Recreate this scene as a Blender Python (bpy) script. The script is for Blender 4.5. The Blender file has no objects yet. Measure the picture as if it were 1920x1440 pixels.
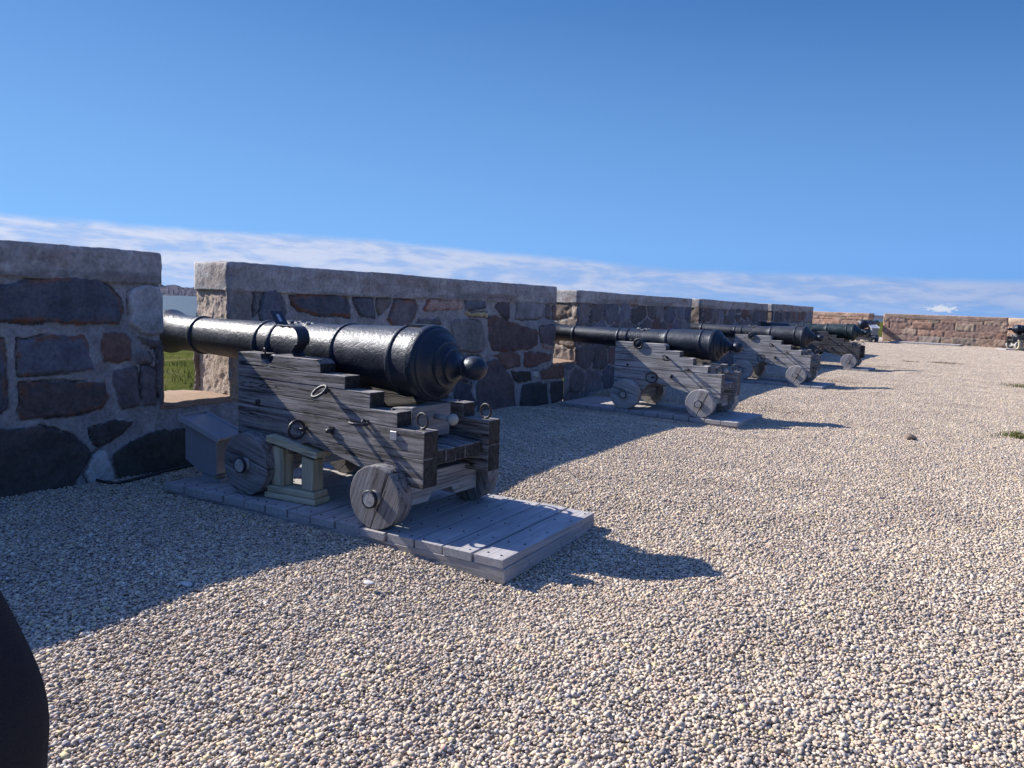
import bpy, bmesh, math, random
import numpy as np
from mathutils import Vector, Matrix, Euler
random.seed(7)
C = bpy.context.scene.collection
PI = math.pi
R = math.radians

# ------------------------------------------------------------------ camera
F_PX, YAW, PITCH, ROLL, CAM_H = 1450.0, R(31.1), R(6.0), R(2.05), 1.47
def cam_axes():
    fw = Vector((-math.sin(YAW)*math.cos(PITCH), math.cos(YAW)*math.cos(PITCH), -math.sin(PITCH)))
    rt = Vector((math.cos(YAW), math.sin(YAW), 0))
    up = rt.cross(fw)
    rt2 = math.cos(ROLL)*rt + math.sin(ROLL)*up
    return fw, rt2, rt2.cross(fw)
FW, RT, UP = cam_axes()
cd = bpy.data.cameras.new('camera')
cam = bpy.data.objects.new('camera', cd); C.objects.link(cam)
m = Matrix((RT, UP, -FW)).transposed().to_4x4(); m.translation = Vector((0, 0, CAM_H))
cam.matrix_world = m
cd.sensor_width = 36; cd.lens = 36*F_PX/1920; cd.clip_start = .05; cd.clip_end = 20000
bpy.context.scene.camera = cam
def ray(px, py): return FW + RT*((px-960)/F_PX) - UP*((py-720)/F_PX)
def on_wall(px, py, X):                     # where a sight line meets the wall face: (along, up)
    d = ray(px, py); t = X/d.x
    return (t*d.y, CAM_H + t*d.z)

# ------------------------------------------------------------------ object helpers
def link(o, parent=None):
    C.objects.link(o)
    if parent is not None: o.parent = parent
    return o
def tag(o, label=None, cat=None, group=None, kind=None):
    if label: o['label'] = label
    if cat: o['category'] = cat
    if group: o['group'] = group
    if kind: o['kind'] = kind
    return o
def empty(name, loc=(0,0,0), rz=0, label=None, cat=None, group=None):
    o = bpy.data.objects.new(name, None); o.empty_display_size = .2
    o.location = loc; o.rotation_euler = (0,0,rz); link(o)
    return tag(o, label, cat, group)
def copy_tree(o, parent=None):
    c = o.copy(); C.objects.link(c)
    if parent is not None: c.parent = parent
    for ch in list(o.children): copy_tree(ch, c)
    return c

class MB:
    def __init__(s): s.v=[]; s.f=[]; s.sm=[]
    def add(s, vs, fs, smooth=False):
        b=len(s.v); s.v += [tuple(p) for p in vs]
        s.f += [tuple(i+b for i in f) for f in fs]; s.sm += [smooth]*len(fs)
        return s
    def box(s, x0,x1,y0,y1,z0,z1, j=0, M=None):
        vs=[(x,y,z) for x in (x0,x1) for y in (y0,y1) for z in (z0,z1)]
        if j: vs=[tuple(c+random.uniform(-j,j) for c in p) for p in vs]
        if M is not None: vs=[M@Vector(p) for p in vs]
        return s.add(vs,[(0,1,3,2),(4,6,7,5),(0,4,5,1),(2,3,7,6),(0,2,6,4),(1,5,7,3)])
    def prism(s, poly, a, b, axis='y'):
        # polygon in the plane across the axis, swept from a to b
        n=len(poly)
        def P(u,w,t): return (u,t,w) if axis=='y' else ((t,u,w) if axis=='x' else (u,w,t))
        vs=[P(u,w,a) for u,w in poly]+[P(u,w,b) for u,w in poly]
        return s.add(vs,[tuple(range(n)),tuple(range(2*n-1,n-1,-1))]+[(i,i+n,(i+1)%n+n,(i+1)%n) for i in range(n)])
    def lathe(s, prof, n=48, axis='x', off=None, caps=True, c=(0,0)):
        # prof: (position on axis, radius)
        vs=[];fs=[]
        for t,r in prof:
            oz = off(t) if off else 0
            for k in range(n):
                a=2*PI*k/n; p,q=r*math.cos(a)+c[0],r*math.sin(a)+c[1]
                vs.append((t,p,q+oz) if axis=='x' else ((p,t,q+oz) if axis=='y' else (p,q,t)))
        for i in range(len(prof)-1):
            for k in range(n):
                fs.append((i*n+k,i*n+(k+1)%n,(i+1)*n+(k+1)%n,(i+1)*n+k))
        s.add(vs,fs,True)
        if caps:
            b=len(s.v)-len(vs)
            s.f.append(tuple(b+k for k in range(n))); s.sm.append(False)
            s.f.append(tuple(b+(len(prof)-1)*n+k for k in range(n))[::-1]); s.sm.append(False)
        return s
    def tube(s, pts, r, n=8, closed=False):
        pts=[Vector(p) for p in pts]; N=len(pts); vs=[];fs=[]
        for i,p in enumerate(pts):
            t=(pts[(i+1)%N]-pts[i-1]) if closed else (pts[min(i+1,N-1)]-pts[max(i-1,0)])
            t.normalize(); a=t.orthogonal() if i==0 else (a0-t*a0.dot(t))
            a.normalize(); a0=a; b=t.cross(a)
            for k in range(n):
                q=2*PI*k/n; vs.append(p+a*(r*math.cos(q))+b*(r*math.sin(q)))
        for i in range(N if closed else N-1):
            j=(i+1)%N
            for k in range(n): fs.append((i*n+k,i*n+(k+1)%n,j*n+(k+1)%n,j*n+k))
        if not closed: fs += [tuple(range(n))[::-1], tuple((N-1)*n+k for k in range(n))]
        return s.add(vs,fs,True)
    def ring(s, c, nrm, Rr, r, n=28):
        nrm=Vector(nrm).normalized(); a=nrm.orthogonal().normalized(); b=nrm.cross(a); c=Vector(c)
        return s.tube([c+a*(Rr*math.cos(2*PI*k/n))+b*(Rr*math.sin(2*PI*k/n)) for k in range(n)], r, 8, True)
    def ball(s, c, r, sx=1,sy=1,sz=1, n=16):
        vs=[];fs=[];m_=n//2
        for i in range(m_+1):
            th=PI*i/m_
            for k in range(n):
                ph=2*PI*k/n
                vs.append((c[0]+r*sx*math.sin(th)*math.cos(ph),c[1]+r*sy*math.sin(th)*math.sin(ph),c[2]+r*sz*math.cos(th)))
        for i in range(m_):
            for k in range(n): fs.append((i*n+k,(i+1)*n+k,(i+1)*n+(k+1)%n,i*n+(k+1)%n))
        return s.add(vs,fs,True)
    def build(s, name, mat, parent=None, bevel=0, seg=1, fix=True):
        me=bpy.data.meshes.new(name); me.from_pydata(s.v,[],s.f)
        me.polygons.foreach_set('use_smooth', s.sm)
        if fix:
            bm=bmesh.new(); bm.from_mesh(me); bmesh.ops.recalc_face_normals(bm,faces=bm.faces); bm.to_mesh(me); bm.free()
        me.materials.append(mat); o=bpy.data.objects.new(name,me); link(o,parent)
        if bevel:
            b=o.modifiers.new('edges','BEVEL'); b.width=bevel; b.segments=seg; b.limit_method='ANGLE'; b.angle_limit=R(35)
        return o

# ------------------------------------------------------------------ materials
class NT:
    def __init__(s, name):
        s.m=bpy.data.materials.new(name); s.m.use_nodes=True; s.t=s.m.node_tree; s.n=s.t.nodes; s.l=s.t.links
        s.b=s.n['Principled BSDF']; s.y=0
    def N(s,t,**k):
        nd=s.n.new(t)
        for a,v in k.items():
            if a.startswith('i_'): nd.inputs[int(a[2:]) if a[2:].isdigit() else a[2:].replace('_',' ')].default_value=v
            else: setattr(nd,a,v)
        return nd
    def L(s,a,b): s.l.new(a,b)
    def noise(s,vec,scale,detail=4,rough=.55,dist=0):
        n=s.N('ShaderNodeTexNoise'); n.inputs['Scale'].default_value=scale; n.inputs['Detail'].default_value=detail
        n.inputs['Roughness'].default_value=rough; n.inputs['Distortion'].default_value=dist
        if vec is not None: s.L(vec,n.inputs['Vector'])
        return n.outputs['Fac']
    def ramp(s,fac,stops,interp='LINEAR'):
        r=s.N('ShaderNodeValToRGB'); r.color_ramp.interpolation=interp; e=r.color_ramp.elements
        while len(e)<len(stops): e.new(.5)
        for k,(p,c) in enumerate(stops):
            e[k].position=p; e[k].color=(c if len(c)==4 else (*c,1)) if not isinstance(c,(int,float)) else (c,c,c,1)
        s.L(fac,r.inputs['Fac']); return r.outputs['Color']
    def mix(s,fac,a,b,mode='MIX'):
        x=s.N('ShaderNodeMix',data_type='RGBA',blend_type=mode)
        for sock,v in ((x.inputs['Factor'],fac),(x.inputs['A'],a),(x.inputs['B'],b)):
            if hasattr(v,'is_output'): s.L(v,sock)
            elif isinstance(v,(int,float)): sock.default_value=v if sock.type=='VALUE' else (v,v,v,1)
            else: sock.default_value=(*v,1)
        return x.outputs['Result']
    def math(s,op,a,b=0):
        x=s.N('ShaderNodeMath',operation=op)
        for i,v in enumerate((a,b)):
            if hasattr(v,'is_output'): s.L(v,x.inputs[i])
            else: x.inputs[i].default_value=v
        return x.outputs[0]
    def coord(s,kind='Object',scale=(1,1,1),rot=(0,0,0)):
        t=s.N('ShaderNodeTexCoord'); mp=s.N('ShaderNodeMapping'); mp.inputs['Scale'].default_value=scale; mp.inputs['Rotation'].default_value=rot
        s.L(t.outputs[kind],mp.inputs['Vector']); return mp.outputs['Vector']
    def bump(s,h,strength=.5,dist=.01,prev=None):
        b=s.N('ShaderNodeBump'); b.inputs['Strength'].default_value=strength; b.inputs['Distance'].default_value=dist
        s.L(h,b.inputs['Height'])
        if prev is not None: s.L(prev,b.inputs['Normal'])
        return b.outputs['Normal']
    def out(s,col=None,rough=None,nrm=None,metal=0,spec=None):
        if col is not None:
            if hasattr(col,'is_output'): s.L(col,s.b.inputs['Base Color'])
            else: s.b.inputs['Base Color'].default_value=(*col,1)
        if rough is not None:
            if hasattr(rough,'is_output'): s.L(rough,s.b.inputs['Roughness'])
            else: s.b.inputs['Roughness'].default_value=rough
        if nrm is not None: s.L(nrm,s.b.inputs['Normal'])
        s.b.inputs['Metallic'].default_value=metal
        if spec is not None: s.b.inputs['Specular IOR Level'].default_value=spec
        return s.m

def wood(name, light, dark, axis='x', crack=.5, rough=.85, scale=1.0, rot=(0,0,0), bumpd=.006, endgrain=0.0):
    t=NT(name); K={'x':(1.1,27,27),'y':(27,1.1,27),'z':(27,27,1.1)}[axis]; K=tuple(q*scale for q in K)
    v=t.coord('Object',K,rot); v3=t.coord('Object',(2.6,2.6,2.6))
    g=t.noise(v,1.5,8,.68,.4); gb=t.noise(v,.5,4,.6,.6); fine=t.noise(v,4.2,5,.72); big=t.noise(v3,1.2,4,.6)
    mid=tuple(a*.45+b*.55 for a,b in zip(light,dark))
    col=t.ramp(g,[(.30,dark),(.46,mid),(.60,light),(.78,tuple(min(1,q*1.25) for q in light))])
    col=t.mix(t.ramp(big,[(.42,0),(.66,.75)]),col,t.mix(.5,dark,mid),'MIX')
    def lines(src,c,wd): return t.ramp(t.math('ABSOLUTE',t.math('SUBTRACT',src,c)),[(wd*.35,1),(wd,0)])
    l1=lines(gb,.47,.016); l2=lines(g,.40,.012); l3=t.ramp(fine,[(.30,1),(.36,0)])
    brk=t.ramp(t.noise(v3,.9,3,.5),[(.36,0),(.52,1)])
    allc=t.math('MAXIMUM',t.math('MULTIPLY',t.math('MULTIPLY',l1,brk),crack),t.math('MAXIMUM',t.math('MULTIPLY',l2,crack*.75),t.math('MULTIPLY',l3,crack*.7)))
    blk=tuple(q*.16 for q in dark)
    col=t.mix(allc,col,blk)
    if endgrain:
        tc=t.N('ShaderNodeTexCoord'); sp=t.N('ShaderNodeSeparateXYZ'); t.L(tc.outputs['Normal'],sp.inputs[0])
        e=t.ramp(t.math('ABSOLUTE',sp.outputs['XYZ'.index(axis.upper())]),[(.75,0),(.9,endgrain)])
        en=t.noise(t.coord('Object',(9,9,9)),3,6,.7)
        col=t.mix(e,col,t.ramp(en,[(.35,tuple(q*.12 for q in dark)),(.6,tuple(q*.42 for q in dark)),(.82,tuple(q*1.3 for q in dark))]))
    h=t.math('SUBTRACT',t.math('ADD',t.math('MULTIPLY',g,.8),t.math('MULTIPLY',fine,.4)),t.math('MULTIPLY',allc,1.0))
    return t.out(col,rough,t.bump(h,.9,bumpd),spec=.22)

def iron(name, col, rough=.42, bs=.5, sc=1.0):
    t=NT(name); v=t.coord('Object',(1,1,1))
    a=t.noise(v,95*sc,3,.6,.3); b=t.noise(v,34*sc,4,.55,.2); c=t.noise(v,4.5,4,.6); d=t.noise(v,16*sc,5,.7)
    h=t.math('ADD',t.math('ADD',t.math('MULTIPLY',a,.35),t.math('MULTIPLY',b,.8)),t.math('MULTIPLY',d,.5))
    rr=t.ramp(c,[(.35,rough-.07),(.7,rough+.12)])
    cc=t.mix(t.ramp(c,[(.45,0),(.75,1)]),col,tuple(q*1.8+.003 for q in col))
    cc=t.mix(t.ramp(d,[(.64,0),(.76,.55)]),cc,(.026,.022,.022))          # dusty and rusty spots
    t.b.inputs['Specular Tint'].default_value=(.72,.84,1,1)
    return t.out(cc,rr,t.bump(h,bs,.010),spec=.42)

M={}
M['barrel']=iron('black_painted_iron',(.006,.0095,.018),.44,.5)
M['barrel_worn']=iron('worn_black_iron',(.018,.020,.026),.46,.6)
M['barrel_green']=iron('green_tinted_iron',(.014,.024,.025),.42,.6)
M['iron']=iron('forged_iron',(.022,.020,.024),.5,.35,1.6)
M['strap']=iron('dull_iron_strap',(.02,.02,.028),.55,.2,2)
M['carriage']=wood('weathered_grey_oak',(.28,.274,.274),(.066,.063,.065),'x',.9,endgrain=.9,bumpd=.009)
M['carriage_silver']=wood('silvery_weathered_oak',(.44,.435,.43),(.17,.165,.165),'x',.65,endgrain=.8,bumpd=.007)
M['wheel_silver']=wood('silvery_wheel_oak',(.45,.44,.43),(.20,.192,.19),'z',.6,bumpd=.006)
M['carriage_y']=wood('weathered_grey_oak_across',(.20,.196,.198),(.045,.042,.044),'y',.9)
M['carriage_dark']=wood('dark_weathered_oak',(.13,.13,.135),(.032,.03,.032),'x',.8,endgrain=.8)
M['axle']=wood('pale_axle_timber',(.42,.415,.41),(.22,.215,.215),'y',.5)
M['quoin']=wood('pale_quoin_timber',(.26,.265,.28),(.12,.122,.135),'y',.4)
M['wheel']=wood('weathered_wheel_oak',(.25,.248,.252),(.08,.079,.082),'z',.85,bumpd=.007)
M['deck']=wood('grey_deck_boards',(.38,.372,.375),(.26,.255,.26),'y',.3,bumpd=.0025)
M['deck_frame']=wood('grey_deck_frame',(.38,.37,.365),(.17,.165,.165),'x',.5,bumpd=.004)
M['stand']=wood('yellowed_pine',(.47,.445,.33),(.28,.26,.185),'z',.5,scale=.8,bumpd=.003)
M['stand_x']=wood('yellowed_pine_along',(.52,.49,.36),(.33,.30,.21),'x',.5,scale=.8,bumpd=.003)
t=NT('grey_painted_metal'); v=t.coord('Object',(1,1,1)); n=t.noise(v,30,3); M['box']=t.out(t.mix(n,(.15,.165,.19),(.19,.205,.23)),.34,t.bump(n,.05,.002),spec=.5)
t=NT('grey_metal_plate'); v=t.coord('Object',(1,1,1)); n=t.noise(v,30,3); M['plate']=t.out(t.mix(n,(.22,.24,.27),(.27,.29,.32)),.25,spec=1.0)
t=NT('zinc_plate'); v=t.coord('Object',(1,1,1)); n=t.noise(v,60,3); M['zinc']=t.out(t.mix(n,(.30,.32,.36),(.45,.47,.5)),.4,t.bump(n,.2,.002),metal=.4)
t=NT('dark_cable'); M['cable']=t.out((.012,.012,.013),.5)
t=NT('white_handle'); v=t.coord('Object'); n=t.noise(v,20,3); M['handle']=t.out(t.mix(n,(.22,.23,.225),(.30,.31,.30)),.7)

def stone_mat(name, fine=1.0):
    t=NT(name); a=t.N('ShaderNodeAttribute',attribute_name='Col'); v=t.coord('Object')
    n1=t.noise(v,34,6,.65); n2=t.noise(v,9,4,.6,.4); n3=t.noise(v,120,3,.6)
    f=t.ramp(n1,[(.28,.66),(.5,1.0),(.74,1.3)])
    col=t.mix(1.0,a.outputs['Color'],f,'MULTIPLY')
    col=t.mix(1.0,col,t.ramp(n2,[(.3,.75),(.7,1.22)]),'MULTIPLY')
    spots=t.ramp(n3,[(.27,1),(.33,0)])
    col=t.mix(t.math('MULTIPLY',spots,.55),col,(.03,.028,.03))
    h=t.math('ADD',t.math('MULTIPLY',n1,.8),t.math('MULTIPLY',n3,.3))
    return t.out(col,.9,t.bump(h,.9*fine,.022),spec=.3)
M['stone']=stone_mat('rubble_stone_and_mortar')
M['coping']=stone_mat('rough_concrete_coping',.75)

# ------------------------------------------------------------------ numeric noise
def h2(ix,iy,seed):
    n=(ix.astype(np.int64)*374761393+iy.astype(np.int64)*668265263+seed*1274126177)&0x7fffffff
    n=((n^(n>>13))*1274126177)&0x7fffffff
    return ((n^(n>>16))&0xffff)/65535.0
def vn(x,y,seed=0):
    ix=np.floor(x);iy=np.floor(y);fx=x-ix;fy=y-iy
    fx=fx*fx*(3-2*fx);fy=fy*fy*(3-2*fy)
    a=h2(ix,iy,seed);b=h2(ix+1,iy,seed);c=h2(ix,iy+1,seed);d=h2(ix+1,iy+1,seed)
    return (a*(1-fx)+b*fx)*(1-fy)+(c*(1-fx)+d*fx)*fy
def fbm(x,y,seed=0,o=4):
    s=0;w=.5;t=0
    for k in range(o):
        s=s+w*vn(x*2**k,y*2**k,seed+k*17);t+=w;w*=.5
    return s/t
def sst(a,b,x):
    t=np.clip((x-a)/(b-a),0,1);return t*t*(3-2*t)
def poly_sdf(x,y,P):                        # positive inside
    P=np.asarray(P,float);n=len(P);d=np.full(x.shape,1e9);ins=np.zeros(x.shape,bool)
    for i in range(n):
        a=P[i];b=P[(i+1)%n];e=b-a;wx=x-a[0];wy=y-a[1]
        t=np.clip((wx*e[0]+wy*e[1])/max(e@e,1e-12),0,1)
        d=np.minimum(d,np.hypot(wx-t*e[0],wy-t*e[1]))
        c=((a[1]<=y)&(y<b[1]))|((b[1]<=y)&(y<a[1]))
        with np.errstate(divide='ignore',invalid='ignore'):
            xi=a[0]+(y-a[1])/(b[1]-a[1])*e[0]
        ins^=c&(x<xi)
    return np.where(ins,d,-d)

# stone colours (albedo)
SLATE=(.088,.098,.122);BLUE=(.125,.135,.17);PURP=(.145,.13,.14);REDB=(.165,.105,.092);BROWN=(.145,.125,.118);DARK=(.066,.06,.058)
MOSS=(.048,.05,.044);GREY=(.20,.20,.205);LGREY=(.30,.30,.30);PINK=(.36,.27,.24);TAN=(.34,.27,.20);YEL=(.42,.35,.20);MORT=(.265,.265,.275)
WXF=-5.65
class Field:
    def __init__(s, polys=(), proc=None, fill=None, mort=MORT, seed=1, relief=.017, rough=.014):
        s.polys=polys; s.proc=proc; s.fill=fill; s.mort=np.array(mort); s.seed=seed; s.relief=relief; s.rough=rough; s.warp=.35 if proc and isinstance(proc[0],str) else 1
    def eval(s,u,z,amp=1.0):
        sd=s.seed
        wu=u+(fbm(u*7,z*7,sd)-.5)*.05*s.warp+(fbm(u*26,z*26,sd+3)-.5)*.018; wz=z+(fbm(u*7,z*7,sd+5)-.5)*.05*s.warp+(fbm(u*26,z*26,sd+9)-.5)*.018
        best=np.full(u.shape,-9.0);col=np.tile(s.mort,(len(u),1));off=np.zeros(u.shape);smo=np.ones(u.shape);edge=np.zeros((len(u),3));eh=np.zeros(u.shape)
        for i,(P,c,o,sm,ec) in enumerate(s.polys):
            P=np.asarray(P);mk=(wu>P[:,0].min()-.15)&(wu<P[:,0].max()+.15)&(wz>P[:,1].min()-.15)&(wz<P[:,1].max()+.15)
            if not mk.any(): continue
            d=np.full(u.shape,-9.0);d[mk]=poly_sdf(wu[mk],wz[mk],P)
            w=d>best
            best[w]=d[w];col[w]=c;off[w]=o+(vn(np.array([i*3.7]),np.array([1.3]),sd)[0]-.5)*.006;smo[w]=sm
            if ec is not None: edge[w]=ec;eh[w]=1
            else: eh[w]=0
        if s.proc is not None and isinstance(s.proc[0],str):
            _,hr,wmin,wmax,pal,mw=s.proc;rs=np.random.RandomState(sd)
            row=np.floor((wz+.3)/hr).astype(int);best=np.full(u.shape,-9.0)
            for r in np.unique(row):
                q=row==r;br=np.r_[-6,-6+np.cumsum(rs.uniform(wmin,wmax,40))];k_=np.searchsorted(br,wu[q])-1
                d=np.minimum(np.minimum(wu[q]-br[k_],br[k_+1]-wu[q]),np.minimum(wz[q]+.3-r*hr,(r+1)*hr-wz[q]-.3))-mw
                best[q]=d;hh=h2(k_,k_*0+r*7,sd);col[q]=np.array(pal)[(hh*len(pal)).astype(int)%len(pal)]*(.82+.36*h2(k_,k_*0+r*3,sd+1))[:,None];off[q]=(h2(k_,k_*0+r,sd+2)-.5)*.03;smo[q]=1.2
        elif s.proc is not None:
            S,A,pal,mw,jit=s.proc     # sites, metric stretch, palette, mortar width
            d1=np.full(u.shape,1e9);d2=d1.copy();i1=np.zeros(u.shape,int)
            wu2=u+(fbm(u*5,z*5,sd+21)-.5)*jit+(fbm(u*22,z*22,sd+3)-.5)*.02; wz2=z+(fbm(u*5,z*5,sd+25)-.5)*jit+(fbm(u*22,z*22,sd+9)-.5)*.02
            for k in range(0,len(u),20000):
                q=slice(k,k+20000);lo,hi=wu2[q].min()-1.2,wu2[q].max()+1.2
                ids=np.where((S[:,0]>lo)&(S[:,0]<hi))[0];T=S[ids]
                dd=np.hypot((wu2[q][:,None]-T[None,:,0])/T[None,:,2],(wz2[q][:,None]-T[None,:,1])/T[None,:,3])
                o2=np.argpartition(dd,1,axis=1)[:,:2];r=np.arange(len(dd))
                a=dd[r,o2[:,0]];b=dd[r,o2[:,1]];sw=a>b
                d1[q]=np.where(sw,b,a);d2[q]=np.where(sw,a,b);i1[q]=ids[np.where(sw,o2[:,1],o2[:,0])]
            dp=(d2-d1)*.5*S[i1,3]*1.25-mw
            if len(s.polys):
                al=s.fill(u,z) if s.fill else np.zeros(u.shape,bool)
                dp=np.where(al,np.minimum(dp,-best-.03),-9)
            w=dp>best
            pc=np.array(pal)[(h2(i1,i1*0+5,sd)*len(pal)).astype(int)%len(pal)]*(.75+.5*h2(i1,i1*0+7,sd))[:,None]
            best[w]=dp[w];col[w]=pc[w];off[w]=((h2(i1,i1*0+2,sd)-.5)*.02)[w];smo[w]=(.4+.9*h2(i1,i1*0+3,sd))[w];eh[w]=0
        k=sst(-.002,.005,best)[:,None]
        va=(.72+.56*fbm(u*4.5,z*4.5,sd+40))[:,None]
        c=np.where(eh[:,None]>0,col*(1-(eh*sst(.05,.0,best)*sst(.42,.6,fbm(u*11,z*11,sd+50)))[:,None])+edge*(eh*sst(.05,0,best)*sst(.42,.6,fbm(u*11,z*11,sd+50)))[:,None],col)
        c=c*va
        st=sst(.60,.72,fbm(u*2.1,z*3.3,sd+77))[:,None]           # rusty iron stains and lichen in the stone
        c=c*(1-.25*st)+np.array([.17,.10,.075])*.25*st
        mo=s.mort*(.75+.5*fbm(u*8,z*8,sd+60))[:,None]
        out=mo*(1-k)+c*k
        gap=sst(.009,.0,np.abs(best+.005))*sst(.44,.54,fbm(u*2.6,z*2.6,sd+31))     # open cracks along some joints
        out=out*(1-.88*gap[:,None])
        h=sst(-.003,.022,best)*s.relief+off*k[:,0]-gap*.02
        rdg=np.abs(fbm(u*6,z*6,sd+85,5)-.5)*4-.5
        h=h+((fbm(u*9,z*9,sd+80,5)-.5)*1.2-rdg*.45)*s.rough*(k[:,0]*smo+.6*(1-k[:,0]))*amp
        h=h+(fbm(u*45,z*45,sd+90,3)-.5)*.006*(1-k[:,0])
        return h,np.clip(out,.01,.9)

def mesh_np(name, V, Fq, Col, mat, parent=None, smooth=True):
    me=bpy.data.meshes.new(name); nv=len(V); nf=len(Fq)
    me.vertices.add(nv); me.vertices.foreach_set('co',np.asarray(V,np.float32).ravel())
    me.loops.add(nf*4); me.loops.foreach_set('vertex_index',np.asarray(Fq,np.int32).ravel())
    me.polygons.add(nf); me.polygons.foreach_set('loop_start',np.arange(0,nf*4,4,dtype=np.int32))
    me.update(calc_edges=True); me.validate()
    me.polygons.foreach_set('use_smooth',np.full(len(me.polygons),smooth))
    if Col is not None:
        at=me.attributes.new('Col','FLOAT_COLOR','POINT'); at.data.foreach_set('color',np.c_[Col,np.ones(len(Col))].astype(np.float32).ravel())
    me.materials.append(mat); o=bpy.data.objects.new(name,me); link(o,parent); return o
def gridfaces(nu,nz,base=0):
    i,j=np.meshgrid(np.arange(nu-1),np.arange(nz-1),indexing='ij'); a=(base+i*nz+j).ravel()
    return np.stack([a,a+nz,a+nz+1,a+1],1)

def plan_path(y0,y1,th,fl0,fl1,s,rad=.03):
    """plan outline back-left -> front -> back-right of a block whose front lies on local x=0, +x outwards; returns x,y,u,normal,isjamb"""
    P=[(-th,y0+fl0),(0,y0),(0,y1),(-th,y1-fl1)]
    pts=[];us=[];jb=[]
    L0=math.hypot(th,fl0);n0=max(2,int(L0/s))
    for k in range(n0):
        t=k/n0;pts.append((P[0][0]*(1-t)+P[1][0]*t,P[0][1]*(1-t)+P[1][1]*t));us.append(y0-L0*(1-t));jb.append(1)
    n1=max(2,int((y1-y0)/s))
    for k in range(n1+1):
        t=k/n1;pts.append((0,y0+(y1-y0)*t));us.append(y0+(y1-y0)*t);jb.append(0)
    n2=max(2,int(math.hypot(th,fl1)/s))
    for k in range(1,n2+1):
        t=k/n2;pts.append((P[2][0]*(1-t)+P[3][0]*t,P[2][1]*(1-t)+P[3][1]*t));us.append(y1+math.hypot(th,fl1)*t);jb.append(1)
    pts=np.array(pts);us=np.array(us);jb=np.array(jb,float)
    d=np.gradient(pts,axis=0);d/=np.linalg.norm(d,axis=1)[:,None]
    # round the two vertical arrises a little
    n=np.stack([d[:,1],-d[:,0]],1)
    for c in (n0,n0+n1):
        for q in range(-2,3):
            if 0<=c+q<len(pts): pts[c+q]-=n[c+q]*0
        pts[c]-=np.array([.5*rad,0])
    return pts,us,n,jb

def merlon(name,field,y0,y1,z0,z1,th,fl0,fl1,s,parent,mat,batter=0.03,jamb_amp=2.2,loc=None):
    pts,us,n,jb=plan_path(y0,y1,th,fl0,fl1,s)
    zs=np.linspace(z0,z1,max(2,int((z1-z0)/s)+1));nu,nz=len(pts),len(zs)
    U=np.repeat(us,nz);Z=np.tile(zs,nu);J=np.repeat(jb,nz)
    h,c=field.eval(U,Z,1.0);h2_,_=field.eval(U,Z,jamb_amp);h=np.where(J>0,h2_,h)
    lum=(c.mean(1)/.16)[:,None].clip(.6,1.5);tanc=np.array([.30,.235,.185])*lum*(.8+.4*fbm(U*3,Z*3,71))[:,None];c=np.where((J>0)[:,None],c*.3+tanc*.7,c)
    X=np.repeat(pts[:,0],nz)+np.repeat(n[:,0],nz)*h-.0*Z;Y=np.repeat(pts[:,1],nz)+np.repeat(n[:,1],nz)*h
    o=mesh_np(name,np.stack([X,Y,Z],1),gridfaces(nu,nz),c,mat,parent)
    return o

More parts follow.
